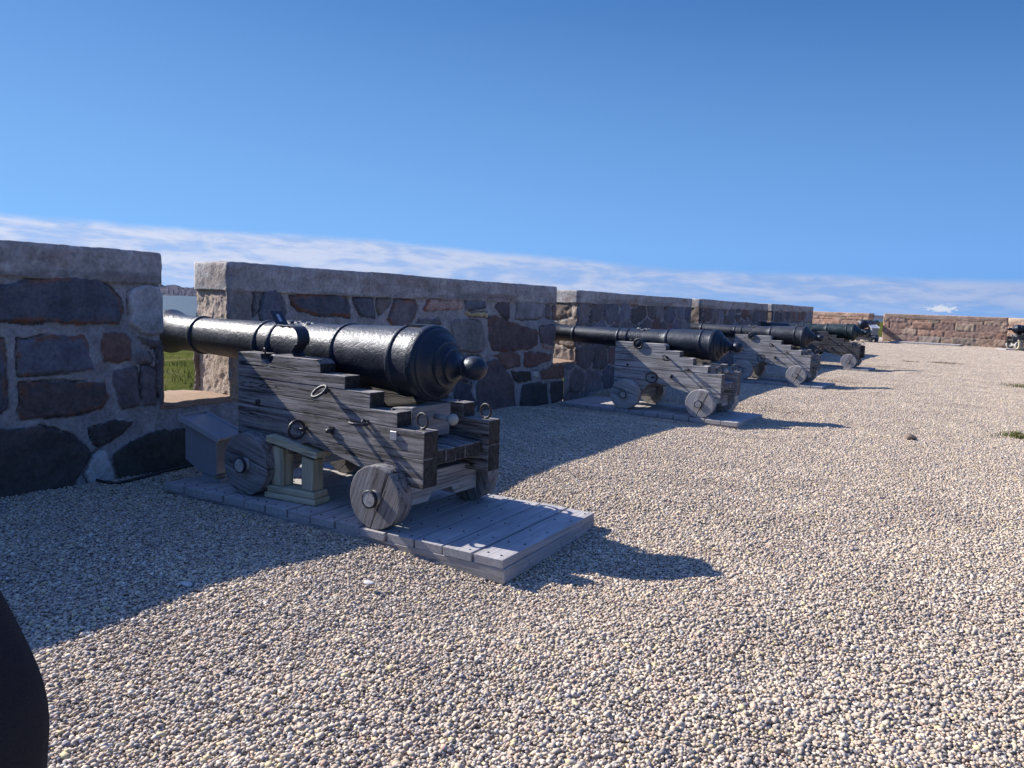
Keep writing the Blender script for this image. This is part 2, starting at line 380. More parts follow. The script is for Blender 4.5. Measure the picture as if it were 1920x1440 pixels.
def coping(name,y0,y1,z0,zt,th,fl0,fl1,s,parent,mat,seed,col=(.30,.295,.295),proud=.022,sag=.012,edge_red=0.0,rg=1.0):
    pts,us,n,jb=plan_path(y0,y1,th,fl0,fl1,s)
    hh=zt-z0
    prof=[(-.03,0),(0,.0),(.0,.06)]+[(0,k) for k in np.linspace(.12,.86,max(3,int(hh/s)))]+[(-.002,.95),(-.010,.985),(-.03,1.0)]
    # closed loop: add the back side
    bk=np.stack([np.full(6,-th),np.linspace(pts[-1,1],pts[0,1],8)[1:-1]],1);allp=np.vstack([pts,bk])
    nn=np.vstack([n,np.tile([-1.0,0],(6,1))]);uu=np.r_[us,us[-1]+.3*np.arange(1,7)]
    nu=len(allp);nz=len(prof)+1
    cx,cy=-th/2,(y0+y1)/2
    V=[];Cc=[]
    for k,(o_,f) in enumerate(prof):
        z=z0+hh*f+np.zeros(nu)
        amp=.5 if f<.05 else 1
        nz1=((fbm(uu*5,z*5,seed)-.5)*.018+(fbm(uu*20,z*20,seed+4,4)-.5)*.022)*rg
        if f>.9: z=z+(fbm(uu*3.2,uu*0+.4,seed+9)-.5)*.012*rg+(fbm(uu*16,uu*0+.3,seed+12)-.5)*.018*rg
        z=z+sag*(fbm(uu*.6,uu*0,seed+13)-.5)*2*f
        if f<=.06: z=z+(fbm(uu*1.9,uu*0+.7,seed+15)-.5)*.06*rg
        dd=o_+proud+nz1*amp
        V.append(np.stack([allp[:,0]+nn[:,0]*dd,allp[:,1]+nn[:,1]*dd,z],1))
        base=np.array(col)*(.7+.6*fbm(uu*3,z*6,seed+30))[:,None]*(.88+.24*vn(uu*40,z*40,seed+33))[:,None]
        base=base*(1-.35*sst(.45,.62,fbm(uu*1.3,z*11,seed+48))*sst(.75,.2,(z-z0)/hh))[:,None]
        red=sst(.58,.70,fbm(uu*2.3,z*9,seed+44))[:,None]*(.5+edge_red)
        base=base*(1-red*.6)+np.array([.20,.11,.085])*red*.6
        ck=sst(.012,.0,np.abs(fbm(uu*.9,z*2.2,seed+52)-.5))*.0
        Cc.append(base)
    V=np.stack(V,1)  # nu,nz-1,3
    top=V[:,-1,:].copy()
    # top sheet: pull the rim towards the middle line of the block
    inner=top.copy();inner[:,0]=-th/2+(top[:,0]+th/2)*.15;inner[:,1]=cy+(top[:,1]-cy)*(1-.25*min(1,.6/(y1-y0)));inner[:,2]=zt+.004
    V=np.concatenate([V,inner[:,None,:]],1);Cc=np.stack(Cc+[Cc[-1]],1)
    f=gridfaces(nu,nz);i=np.arange(nz-1);a=(nu-1)*nz+i
    f=np.vstack([f,np.stack([a,i,i+1,a+1],1)])
    # close the centre strip
    return mesh_np(name,V.reshape(-1,3),f,Cc.reshape(-1,3),mat,parent)

def sites(u0,u1,z0,z1,rows,wmin,wmax,seed,jit=.35):
    rng=np.random.RandomState(seed);S=[];z=z0
    while z<z1:
        h=rng.uniform(*rows);u=u0-rng.uniform(0,wmax)
        while u<u1:
            w=rng.uniform(wmin,wmax)
            if rng.rand()<.14 and h>.2:
                S+= [(u+w/2,z+h*.27,w/2,h*.27),(u+w/2+rng.uniform(-.05,.05),z+h*.77,w/2,h*.25)]
            else: S.append((u+w/2+rng.uniform(-.1,.1)*w*jit,z+h/2+rng.uniform(-.5,.5)*h*jit,w/2,h/2))
            u+=w
        z+=h
    return np.array(S)

# ------------------------------------------------------------------ hand laid stones of the two nearest merlons
def W1(*p): return [on_wall(x/3.131,480+y/3.131,WXF) for x,y in p]
def W3(*p): return [on_wall(360+x/4.8,460+y/4.8,WXF) for x,y in p]
def W4(*p): return [on_wall(760+x/4.8,480+y/4.8,WXF) for x,y in p]
RUST=(.22,.095,.05)
polys=[
 (W1((-150,190),(60,150),(200,130),(560,125),(640,180),(712,260),(700,405),(300,400),(0,380),(-150,372)),SLATE,.012,.25,RUST),
 (W1((760,210),(800,175),(860,165),(925,185),(960,260),(985,380),(985,460),(890,465),(820,440),(750,400),(745,300)),(.37,.37,.375),.014,.9,None),
 (W1((105,490),(240,470),(490,455),(520,500),(530,590),(550,680),(300,685),(115,700),(105,600)),BLUE,.004,.5,RUST),
 (W1((590,455),(740,455),(765,500),(765,620),(680,630),(600,615),(590,540)),REDB,.003,.6,None),
 (W1((-160,480),(20,495),(35,560),(40,800),(50,900),(0,930),(-160,930)),SLATE,.002,.6,RUST),
 (W1((115,745),(250,725),(560,740),(620,735),(640,820),(600,905),(380,940),(180,950),(105,960),(110,850)),(.085,.080,.085),.004,.7,RUST),
 (W1((660,665),(800,650),(820,700),(820,885),(710,898),(690,830),(660,740)),PURP,.004,.8,None),
 (W1((832,650),(912,660),(918,885),(832,882)),PURP,.006,.9,None),
 (W1((925,500),(990,520),(1010,700),(1010,890),(935,885),(918,760)),(.15,.13,.14),.012,1.2,None),
 (W1((790,545),(870,560),(900,600),(890,640),(800,632),(780,590)),GREY,.0,1,None),
 (W1((800,460),(905,490),(985,480),(985,510),(900,540),(840,520)),BROWN,.002,1,None),
 (W1((-160,1050),(80,1010),(200,985),(320,1010),(430,1060),(520,1140),(530,1165),(470,1260),(420,1360),(400,1480),(-160,1520)),DARK,.016,.9,None),
 (W1((520,1010),(680,960),(780,965),(720,1040),(590,1120),(560,1100)),DARK,.006,1,None),
 (W1((650,1160),(760,1080),(870,1020),(1000,1015),(1080,1010),(1190,1015),(1200,1400),(900,1420),(680,1400),(650,1230)),MOSS,.012,1.1,None),
 (W1((590,1130),(630,1165),(660,1290),(650,1350),(520,1360),(490,1275),(540,1170)),(.42,.43,.44),.004,1.6,None),
 # merlon two
 (W3((300,352),(520,345),(535,420),(545,660),(545,900),(300,900)),(.235,.215,.205),.006,.9,None),
 (W3((340,980),(520,990),(530,1400),(340,1400)),TAN,.006,1.2,None),
 (W3((610,560),(640,420),(740,360),(810,460),(840,600),(810,660),(800,760),(640,760)),(.12,.13,.165),.006,.4,None),
 (W3((880,460),(1080,440),(1390,450),(1420,560),(1420,650),(1100,620),(950,600),(900,540)),SLATE,.004,.5,RUST),
 (W3((1450,470),(1640,470),(1640,560),(1650,660),(1520,640),(1470,560)),SLATE,.002,.6,None),
 (W3((1670,470),(1790,470),(1780,530),(1680,640),(1660,560)),BROWN,.002,.7,None),
 (W3((1200,372),(1320,380),(1318,412),(1205,405)),PINK,.0,.8,None),(W3((1500,388),(1650,395),(1648,432),(1505,428)),PINK,.0,.8,None),
 (W3((1690,402),(1810,408),(1808,442),(1695,435)),(.28,.23,.21),.0,.8,None),(W3((1840,410),(2000,425),(1990,450),(1845,445)),(.25,.24,.24),0,.8,None),
 (W3((560,420),(600,425),(600,600),(562,640)),GREY,0,1,None),
 ([(on_wall(x,y,WXF)) for x,y in ((741,560),(760,561),(777,563),(783,578),(777,597),(766,609),(740,620),(727,600))],PURP,.003,.6,RUST),
 (W4((190,400),(270,388),(515,385),(520,480),(400,487),(170,502),(150,490)),PINK,.006,1,(.2,.07,.05)),
 (W4((540,385),(715,385),(725,460),(540,490)),BLUE,.002,.5,None),
 (W4((530,502),(640,500),(735,502),(735,552),(640,540),(530,530)),YEL,.004,1,None),
 (W4((792,460),(830,410),(935,392),(935,560),(920,575),(830,510)),(.085,.075,.085),.004,.6,None),
 (W4((1000,400),(1250,420),(1255,540),(1200,575),(990,570)),(.22,.22,.235),.002,.4,None),
 (W4((1262,440),(1300,450),(1312,560),(1262,560)),PURP,0,.8,None),
 (W4((1318,450),(1420,440),(1430,550),(1330,570)),(.22,.14,.125),.01,1.4,None),
 (W4((400,580),(600,562),(680,600),(710,700),(700,862),(560,870),(480,850),(440,760),(400,660)),(.17,.17,.175),.004,.7,None),
 (W4((742,530),(820,542),(960,602),(1190,680),(1190,800),(1100,840),(990,850),(860,860),(770,840),(747,740)),(.115,.085,.085),.008,1.1,(.22,.09,.07)),
 (W4((1200,640),(1320,622),(1430,640),(1440,830),(1350,840),(1220,780)),(.14,.115,.12),.006,1.3,None),
 (W4((1230,790),(1330,790),(1340,835),(1240,830)),PINK,.01,1,None),
 (W4((762,892),(1000,862),(1028,900),(1038,1000),(920,1012),(870,980),(830,922)),REDB,.002,.7,None),
 (W4((1062,862),(1320,872),(1310,940),(1200,980),(1110,1000),(1062,990)),(.17,.095,.085),.002,.8,None),
 (W4((740,955),(800,922),(850,952),(910,1040),(970,1150),(970,1380),(750,1480),(640,1400),(620,1200),(680,1025)),(.105,.082,.085),.014,.8,None),
 (W4((950,1040),(1120,1032),(1130,1120),(1000,1140),(970,1112)),MOSS,.002,1,None),
 (W4((1042,1152),(1260,1142),(1268,1330),(1020,1380),(1030,1200)),(.045,.05,.055),.006,.7,None),
 (W4((1212,1030),(1400,962),(1420,992),(1680,1012),(1620,1090),(1400,1102),(1222,1112)),(.145,.095,.075),.006,1,None),
 (W4((1292,1132),(1500,1112),(1508,1240),(1380,1300),(1300,1330)),(.06,.055,.055),.004,.9,None),
 (W4((1530,1122),(1680,1062),(1690,1230),(1530,1270)),MOSS,.004,1,None),
 (W4((1145,1040),(1190,1030),(1190,1100),(1150,1090)),(.34,.34,.34),0,1,None),
 (W4((130,572),(300,556),(330,610),(230,640),(60,640)),(.13,.13,.135),.002,.8,None),
 (W4((440,1150),(480,1142),(570,1152),(600,1250),(640,1330),(600,1380),(430,1360)),(.06,.065,.08),.006,.9,None),
 (W4((450,900),(640,890),(700,930),(650,1000),(560,1130),(450,1120)),(.10,.09,.10),.004,.9,None),
 (W4((1700,1040),(1780,960),(1870,930),(1960,960),(1990,1160),(1940,1240),(1760,1210),(1700,1180)),MOSS,.008,1,None),
]
PAL=[SLATE,BLUE,PURP,(.10,.088,.095),(.11,.095,.095),(.15,.145,.155),(.14,.09,.085),(.075,.072,.08),GREY,(.12,.11,.12),BLUE,(.09,.09,.105)]
PALR=[(.34,.225,.175),(.31,.21,.17),(.36,.265,.20),(.30,.21,.17),(.36,.28,.21),(.30,.25,.205),(.34,.215,.155)]
ZS,TH=.53,.60
gaps=[(3.86,4.53),(10.58,11.36),(17.06,17.75),(24.29,24.99)]
spans=[(-1.8,3.86),(4.53,10.58),(11.36,17.06),(17.75,24.29),(24.99,31.6)]
tops=[1.765,1.745,1.708,1.708,1.725];cops=[1.525,1.478,1.505,1.50,1.50]
S_near=sites(-4,13,-.3,1.7,(.22,.42),.28,.75,3)
S_far=sites(10,34,-.3,1.7,(.26,.5),.34,.85,5)
def fill(u,z): return (u<2.5)|(u>10.75)|((u>4.9)&(u<8.15)&(z<1.03))|((u>8.1)&(u<8.5)&(z<.55))
fieldA=Field(polys,(S_near,1,PAL,.016,.10),fill,seed=11)
fieldB=Field((),(S_far,1,PAL,.015,.12),seed=23)

parapet=empty('parapet_wall',(WXF,0,0),0,'long crenellated rubble stone parapet in shade behind the row of cannons','wall')
for i,((a,b),zt,zc) in enumerate(zip(spans,tops,cops)):
    s=[.009,.009,.02,.035,.04][i]
    mo=merlon('merlon',fieldA if i<2 else fieldB,a,b,ZS,zc+.03,TH,.12 if i else 0,.12,s,parapet,M['stone'])
    coping('coping',a,b,zc,zt,TH,.12 if i else 0,.12,[.022,.022,.035,.06,.06][i],mo,M['coping'],100+i*7,edge_red=.4 if i>1 else 0,rg=.6)
# breast wall under merlons and embrasures
def breast():
    V=[];F=[];Cc=[];base=0
    for (u0,u1,s,fl) in ((-1.8,10.9,.0095,fieldA),(10.9,31.6,.03,fieldB)):
        us=np.linspace(u0,u1,int((u1-u0)/s)+1);zs=np.linspace(-.14,ZS,int((ZS+.14)/s)+1)
        U=np.repeat(us,len(zs));Z=np.tile(zs,len(us));h,c=fl.eval(U,Z)
        h=h+.05*(1-Z/ZS)*.4
        V.append(np.stack([h,U,Z],1));F.append(gridfaces(len(us),len(zs),base));Cc.append(c);base+=len(U)
        # top shelf of the breast wall
        rim=np.stack([h,U,Z],1).reshape(len(us),len(zs),3)[:,-1,:];bk=rim.copy();bk[:,0]=-TH-.02
        V.append(np.concatenate([rim,bk]));n=len(us);i=np.arange(n-1);F.append(np.stack([i,i+1,i+1+n,i+n],1)+base);base+=2*n
        Cc.append(np.tile([.30,.25,.21],(2*n,1)))
    return mesh_np('breast_wall',np.vstack(V),np.vstack(F),np.vstack(Cc),M['stone'],parapet)
bw=breast()
t=NT('sandy_sill_stone'); v=t.coord('Object'); n=t.noise(v,14,5,.6); n2=t.noise(v,60,3)
M['sill']=t.out(t.mix(n,(.22,.155,.11),(.31,.22,.155)),.9,t.bump(t.math('ADD',n,n2),.6,.01),spec=.3)
for (a,b) in gaps:
    mb=MB(); n=14
    vs=[];
    for i in range(n+1):
        y=a-.01+(b-a+.02)*i/n
        for x,z in ((.012,.505),(.012,.556),(-.30,.575),(-.66,.56),(-.66,.505)):
            vs.append((x+random.uniform(-.008,.008)*(x>0),y+ (0 if x>-.2 else (0)) ,z+random.uniform(-.006,.006)*(z>.51)))
    fs=[(i*5+k,(i+1)*5+k,(i+1)*5+(k+1)%5,i*5+(k+1)%5) for i in range(n) for k in range(5)]+[tuple(range(5)),tuple(n*5+k for k in range(5))[::-1]]
    mb.add(vs,fs); mb.build('sill',M['sill'],parapet,.006)

# far walls across the end of the battery and the flank that joins them
S_red=sites(-2,14,-.3,1.7,(.36,.5),.6,1.3,9,.12)
fieldR=Field((),('courses',.37,.55,1.35,PALR,.008),mort=(.26,.19,.165),seed=37,relief=.016,rough=.026)
def far_wall(p0,p1,zt,label,field,pal=None,colc=(.34,.25,.20),s=.05,th=.6):
    d=Vector((p1[0]-p0[0],p1[1]-p0[1],0));L=d.length;ang=math.atan2(d.y,d.x)-PI/2
    w=empty('stone_wall',(p0[0],p0[1],0),ang,label,'wall','red sandstone walls at the far end of the battery')
    mo=merlon('merlon',field,0,L,-.15,zt-.22,th,.05,.05,s,w,M['stone'])
    coping('coping',0,L,zt-.25,zt,th,.05,.05,.06,mo,M['coping'],int(L*31)+5,col=colc,edge_red=.6,rg=.3,sag=.002)
    return w
far_wall((-9.9,51.6),(-5.75,50.2),1.60,'bright orange stone wall at the far end, left of the gap with the small cannon',fieldR)
far_wall((-4.95,49.6),(1.12,48.75),1.62,'long dull red sandstone wall running across the far end',fieldR)
far_wall((1.12,48.75),(9.5,43.6),1.60,'sunlit tan stone wall entering at the right edge behind the farthest cannon',fieldR,colc=(.42,.33,.25))
far_wall((-5.65,31.62),(-13.0,33.0),1.72,'grey stone flank wall turning away behind the last merlon',Field((),(sites(-2,12,-.3,1.7,(.24,.42),.3,.7,6),1,PAL,.015,.12),seed=29),colc=(.235,.225,.215))

# ------------------------------------------------------------------ cannons
AX=lambda x: .995-.021*(x+2.80)             # height of the bore line over the deck
def barrel_profile(style):
    k=[(-2.712,.004),(-2.716,.03),(-2.728,.050),(-2.748,.067),(-2.775,.076),(-2.80,.077),(-2.825,.072),(-2.846,.063),(-2.849,.068),(-2.858,.069),(-2.862,.062),(-2.875,.058),(-2.89,.057),
       (-2.905,.060),(-2.920,.068),(-2.933,.081),(-2.942,.096),(-2.943,.108),(-2.957,.110),(-2.959,.102),(-2.966,.108),(-2.980,.124),(-2.988,.136),(-2.989,.149),(-3.003,.151),(-3.005,.144),
       (-3.008,.152),(-3.022,.172),(-3.040,.190),(-3.055,.203),(-3.066,.217),(-3.070,.228),(-3.078,.232),(-3.084,.232),(-3.088,.240),(-3.096,.248),(-3.106,.253),(-3.12,.2545),(-3.146,.2545),(-3.152,.250),(-3.156,.242),(-3.164,.240)]
    k+= [(-3.17,.2385),(-3.295,.236),(-3.299,.243),(-3.306,.246),(-3.318,.246),(-3.325,.243),(-3.329,.231)]
    k+= [(x,.231-.024*(-3.329-x)/.51) for x in np.linspace(-3.36,-3.84,9)]
    k+= [(-3.846,.212),(-3.852,.217),(-3.872,.217),(-3.880,.211),(-3.884,.199)]
    k+= [(x,.199-.019*(-3.884-x)/.64) for x in np.linspace(-3.92,-4.52,9)]
    k+= [(-4.528,.186),(-4.536,.190),(-4.556,.190),(-4.563,.184),(-4.567,.176),(-4.690,.171),(-4.696,.178),(-4.702,.181),(-4.722,.181),(-4.728,.177),(-4.732,.167)]
    k+= [(x,.167-.019*(-4.732-x)/.79) for x in np.linspace(-4.8,-5.52,9)]
    k+= [(-5.526,.155),(-5.532,.161),(-5.546,.163),(-5.56,.161),(-5.567,.155),(-5.572,.148),(-5.74,.149),(-5.84,.154),(-5.91,.166),(-5.96,.181),(-5.98,.189),(-6.0,.192),(-6.02,.189),(-6.027,.180),(-6.045,.170),(-6.06,.163),(-6.065,.08),(-5.87,.075),(-5.86,.002)]
    if style=='b': k=[(x,(r if x>-2.94 else (r*.93 if x>-3.9 else r*.88))) for x,r in k]
    return k
def wheel(mb,cx,cz,Rr,y0,y1,rot,gap=.05):
    # two D shaped pieces with an open seam between them
    for sgn in (-1,1):
        pts=[]
        d=gap+sgn*.0035
        a0=math.acos(max(-1,min(1,sgn*d/Rr)))
        for k in range(25):
            a=-a0+2*a0*k/24
            rr=Rr*(1+.006*math.sin(3*a+cx*9)+random.uniform(-.004,.004)*(0<k<24))
            p,q=sgn*rr*math.cos(a),rr*math.sin(a)
            pts.append((cx+p*math.cos(rot)-q*math.sin(rot),cz+p*math.sin(rot)+q*math.cos(rot)))
        mb.prism(pts,y0,y1)
    return mb
def eye(mb,c,nrm,Rr,r=.0075): return mb.ring(c,nrm,Rr,r)

def make_cannon(style,label,wood_m='carriage',barrel_m='barrel',wheel_m='wheel'):
    XO=-3.7                                   # the thing's origin on the deck, under the carriage
    g=empty('cannon',(0,0,0),0,label,'cannon','old iron cannons on wooden carriages along the wall')
    kx=1.044 if style=='a' else .955
    X=lambda x:(x+3.784)*kx-3.784-XO
    mw,mb_=M[wood_m],M[barrel_m]
    # barrel
    b=MB();b.lathe([(X(x),r) for x,r in barrel_profile(style)],64,'x',off=lambda t:AX(t+XO)+.006)
    # vent patch on the base ring, cast crest on the second reinforce
    rr=.255 if style=='a' else .237
    zt=AX(-3.2)+rr-.012
    b.box(X(-3.31),X(-3.12),-.055,.055,zt-.02,zt+.012)
    for k in range(34 if style=='a' else 16):
        x=random.uniform(-4.46,-4.20);a=random.uniform(-.55,.55);r=.192-.009 if style=='a' else .168
        b.ball((X(x),math.sin(a)*r,AX(x)+math.cos(a)*r),random.uniform(.016,.032),1.5,1,.8,8)
    bar=b.build('barrel',mb_,g,0);es=bar.modifiers.new('crisp','EDGE_SPLIT');es.split_angle=R(34)
    tx=-4.265 if style=='a' else -4.19;tz=.932 if style=='a' else .985
    te=.345 if style=='a' else .418
    tr=MB();tr.lathe([(-te,.002),(-te,.060),(-te+.006,.066),(te-.006,.066),(te,.060),(te,.002)],28,'y',c=(X(tx),tz));tr.build('trunnion',M['barrel'],bar)
    # cheeks: stepped baulks laid one on another
    steps=[(-2.853,.625),(-3.065,.722),(-3.295,.823),(-3.512,.910),(-3.737,1.0)]
    for sgn in (-1,1):
        y0,y1=sorted((sgn*.40,sgn*.265))
        mb=MB();fx=-4.58
        lower=[(fx,.30),(-4.06,.30),(-4.0,.385),(-3.86,.42),(-3.62,.385),(-3.30,.315),(-3.24,.271),(-2.853,.271),(-2.853,.452),(fx,.452)]
        mb.prism([(X(x),z) for x,z in lower],y0,y1)
        prev=.452
        for k,(xe,z) in enumerate(steps):
            j=random.uniform(-.0012,.0012)
            P=[(fx+random.uniform(-.004,.004),prev+.001),(xe,prev+.001),(xe+random.uniform(-.004,.004),z-.001),(fx,z-.001)]
            if k==4:
                r=.068;n=10;P=[(fx,prev+.001),(xe,prev+.001),(xe,z-.03),(xe-.03,z)]
                if style=='a': P+= [(tx+r,z)]+[(tx+r*math.cos(PI*q/n),z-r*1.05*math.sin(PI*q/n)) for q in range(1,n)]+[(tx-r,z),(fx,z)]
                else: P+= [(tx+r,z)]+[(tx+r*math.cos(PI*q/n),z-.6*r*math.sin(PI*q/n)) for q in range(1,n)]+[(tx-r,z),(fx,z+.0)]
            mb.prism([(X(x),zz) for x,zz in P],y0+j,y1+j); prev=z
        ch=mb.build('cheek',mw,g,.003,1)
        o=sgn*.40
        r_=MB() 
        yo=o+sgn*.045
        if style=='a':
            spec=[((-3.665,.80),(-.15,sgn*.62,.78),.055,1),((-3.87,.52),(1,.12*sgn,0),.060,1),((-3.315,.632),(0.03,.06,1),.056,1)]
        else:
            spec=[((-3.70,.80),(.55,sgn*.35,.75),.05,1),((-3.92,.50),(-.45,.89,.05),.080,.35),((-3.36,.655),(0.03,.06,1),.048,1)]
        for (px,pz),nr,Rr,outw in spec:
            r1=MB();ty=.0105 if style=='a' else .0095
            eye(r1,(X(px),o+sgn*(.018+Rr*outw),pz),nr,Rr,ty)
            r1.tube([(X(px)+.01,o-sgn*.01,pz+.004),(X(px)+.008,o+sgn*.028,pz+.003)],.012,8)
            r1.ring((X(px)+.004,o+sgn*.028,pz),(nr[2],.1,nr[0]+.3),.017,.007,14)
            r1.build('ring_bolt',M['iron'],ch)
        b1=MB();b1.tube([(X(-3.62),o-sgn*.02,.54),(X(-3.62),o+sgn*.05,.54)],.015,8);b1.box(X(-3.64),X(-3.60),min(o,o+sgn*.012),max(o,o+sgn*.012),.515,.565);b1.build('bolt',M['iron'],ch)
        b2=MB();b2.tube([(X(-4.35),o-sgn*.02,.655),(X(-4.35),o+sgn*.02,.655)],.017,8);b2.build('bolt',M['iron'],ch)
        if style=='a':
            p=MB();p.box(X(-3.112),X(-3.062),min(o,o+sgn*.012),max(o,o+sgn*.012),.548,.603);p.build('washer_plate',M['zinc'],ch,.002)
        e=MB();eye(e,(X(-2.925),sgn*.33,.625+.054),(.12,.99,0),.047,.0085);e.tube([(X(-2.925),sgn*.33,.60),(X(-2.925),sgn*.33,.637)],.010,8);e.build('ring_bolt',M['iron'],ch)
        n_=MB();n_.ball((X(-3.16),sgn*.335,.722),.014,1,1,.7,10);n_.build('bolt_head',M['iron'],ch)
        e=MB();eye(e,(X(-4.342),sgn*.36,1.018),(.3,.95,0),.019,.006);e.build('eye_bolt',M['iron'],ch)
        # cap squares over the trunnions
        if style=='a' and sgn<0:
            s=MB();w=.052;yc=sgn*.335
            pts=[(-4.005,1.003)]
            pts+=[(-4.035,1.035),(-3.995,1.085)]+[(-4.055+.085*math.cos(a),1.125+.085*math.sin(a)) for a in np.linspace(R(-25),R(105),10)]
            pts+=[(-4.135,1.208),(-4.185,1.212),(-4.262,1.305)]
            th=.011;out=[]
            P2=[Vector(q) for q in pts];A=[];B=[]
            for q in range(len(P2)):
                tg=(P2[min(q+1,len(P2)-1)]-P2[max(q-1,0)]).normalized();nn=Vector((-tg.y,tg.x));A.append(P2[q]+nn*th/2);B.append(P2[q]-nn*th/2)
            vs=[];fs=[]
            for q in range(len(P2)):
                for (pp,yy) in ((A[q],yc-w),(A[q],yc+w),(B[q],yc+w),(B[q],yc-w)): vs.append((X(pp.x),yy,pp.y))
            for q in range(len(P2)-1):
                for kk in range(4): fs.append((q*4+kk,(q+1)*4+kk,(q+1)*4+(kk+1)%4,q*4+(kk+1)%4))
            fs+=[(0,1,2,3),tuple((len(P2)-1)*4+kk for kk in (3,2,1,0))]
            s.add(vs,fs);cs=s.build('cap_square',M['strap'],g,.002)
            sl=MB();sl.box(-.032,.032,-.012,.012,-.0082,.0082)
            so=sl.build('slot',M['zinc'],cs,.002);so.location=(X(-4.222),yc,1.257);so.rotation_euler=(0,math.atan2(.093,.077)-0,0)
        elif style=='b':
            s=MB();s.ring((X(tx),sgn*.41,tz),(0,1,0),.068,.012,28);s.build('trunnion_band',M['iron'],bar)
    # trucks and axles
    for (cx,Rr,rot0) in ((-3.14,.2,-.42),(-4.35,.222,1.35)):
        ax=MB();z0=.11 if cx>-3.5 else .14
        prof=[(-.40,z0),(-.12,z0),(-.08,z0+.055),(.12,z0+.055),(.16,z0),(.40,z0),(.40,.31 if cx>-3.5 else .34),(-.40,.31 if cx>-3.5 else .34)]
        vs=[(X(cx)-.09,y,z) for y,z in prof]+[(X(cx)+.11,y,z) for y,z in prof];n=len(prof)
        ax.add(vs,[tuple(range(n)),tuple(range(2*n-1,n-1,-1))]+[(i,i+n,(i+1)%n+n,(i+1)%n) for i in range(n)])
        ax.build('axle',M['axle'],g,.006)
        for sgn in (-1,1):
            y0,y1=sorted((sgn*.415,sgn*.545))
            w=wheel(MB(),0,0,Rr,y0,y1,0,random.choice((.045,.06))).build('wheel',M[wheel_m],g,.007,2)
            w.location=(X(cx),0,Rr);w.rotation_euler=(0,-(rot0+random.uniform(-.1,.1)+(.9 if sgn>0 else 0)),R(3.2)*(sgn<0))
            a=MB();ye=sgn*.595
            a.lathe([(sgn*.40,.050),(sgn*.545,.050),(ye-sgn*.004,.050),(ye,.047)],24,'y');a.build('axle_end',M['axle'],w).modifiers.new('crisp','EDGE_SPLIT')
            h=MB();h.lathe([(ye-sgn*.022,.0495),(ye-sgn*.022,.0565),(ye+sgn*.001,.0565),(ye+sgn*.001,.0485)],24,'y',caps=False);h.build('hub_band',M['iron'],w)
    # transom, stool bed, quoin
    tr=MB();tr.box(X(-4.52),X(-4.38),-.262,.262,.36,.74);tr.build('transom',M['carriage_y'],g,.005)
    bd=MB()
    for k in range(4):
        y=-.25+.125*k;bd.box(X(-4.36),X(-2.90)+random.uniform(-.01,.01),y+.002,y+.123,.36,.365,0)
    bd=MB()
    for k in range(5):
        y=-.255+.102*k; xe=-2.885+random.uniform(-.012,.012)
        P=[(-4.36,.46),(xe,.395),(xe,.485),(-4.36,.55)]
        bd.prism([(X(x),z) for x,z in P],y+.002,y+.100)
    bd.build('stool_bed',M['carriage'] if wood_m=='carriage' else mw,g,.004)
    q=MB();q.prism([(X(-3.27),.54),(X(-3.10),.515),(X(-3.09),.735),(X(-3.27),.715)],-.225,.165);qo=q.build('quoin',M['quoin'],g,.006)
    hd=MB();hd.tube([(X(-3.10),.0,.655),(X(-2.98),.0,.652)],.018,10);hd.ball((X(-2.95),.0,.65),.040,.95,1,1,18);hd.build('quoin_handle',M['handle'],qo)
    bl=MB();bl.box(X(-3.62),X(-3.45),-.19,.19,.50,.62);bl.build('bed_block',M['carriage_y'],g,.005)
    return g
cA=make_cannon('a','nearest and largest looking black cannon, with an open iron strap standing on its carriage')
cA.location=(-3.7,4.14,.045);cA.rotation_euler=(0,0,R(-3.2))
cB=make_cannon('b','second black cannon along the wall, a round trunnion end and large ring on its side','carriage_silver','barrel','wheel_silver')
DECK_Z=.045
def place(o,x,y,z,rz=0,sc=1): o.location=(x,y,z);o.rotation_euler=(0,0,rz);o.scale=(sc,sc,sc*.98)
place(cB,-3.72,10.82,.0,R(-4),.985)
cC=copy_tree(cB);cC['label']='third cannon from the camera, its breech face tinged green';place(cC,-3.72,17.2,0,R(-5),.985)
cD=copy_tree(cB);cD['label']='fourth cannon from the camera on a dark timber carriage';place(cD,-3.62,23.55,0,R(-3),1.0)
for ch in cD.children:
    if ch.name.startswith('cheek') or ch.name.startswith('stool'):
        ch.data=ch.data.copy();ch.data.materials[0]=M['carriage_dark']
    if ch.name.startswith('barrel'): ch.data=ch.data.copy();ch.data.materials[0]=M['barrel_green']
for ch in cC.children:
    if ch.name.startswith('barrel'): ch.data=ch.data.copy();ch.data.materials[0]=M['barrel_worn']
cE=copy_tree(cA);cE['label']='small dark cannon pointing out through the gap in the far wall';place(cE,-5.62,47.3,-.02,R(-97))
cF=copy_tree(cB);cF['label']='farthest cannon at the right edge beneath the tan wall';place(cF,1.95,46.6,.06,R(200))
for cc in (cE,cF):
    for ch in cc.children:
        if ch.name.startswith('cheek') or ch.name.startswith('stool'): ch.data=ch.data.copy();ch.data.materials[0]=M['carriage_dark']

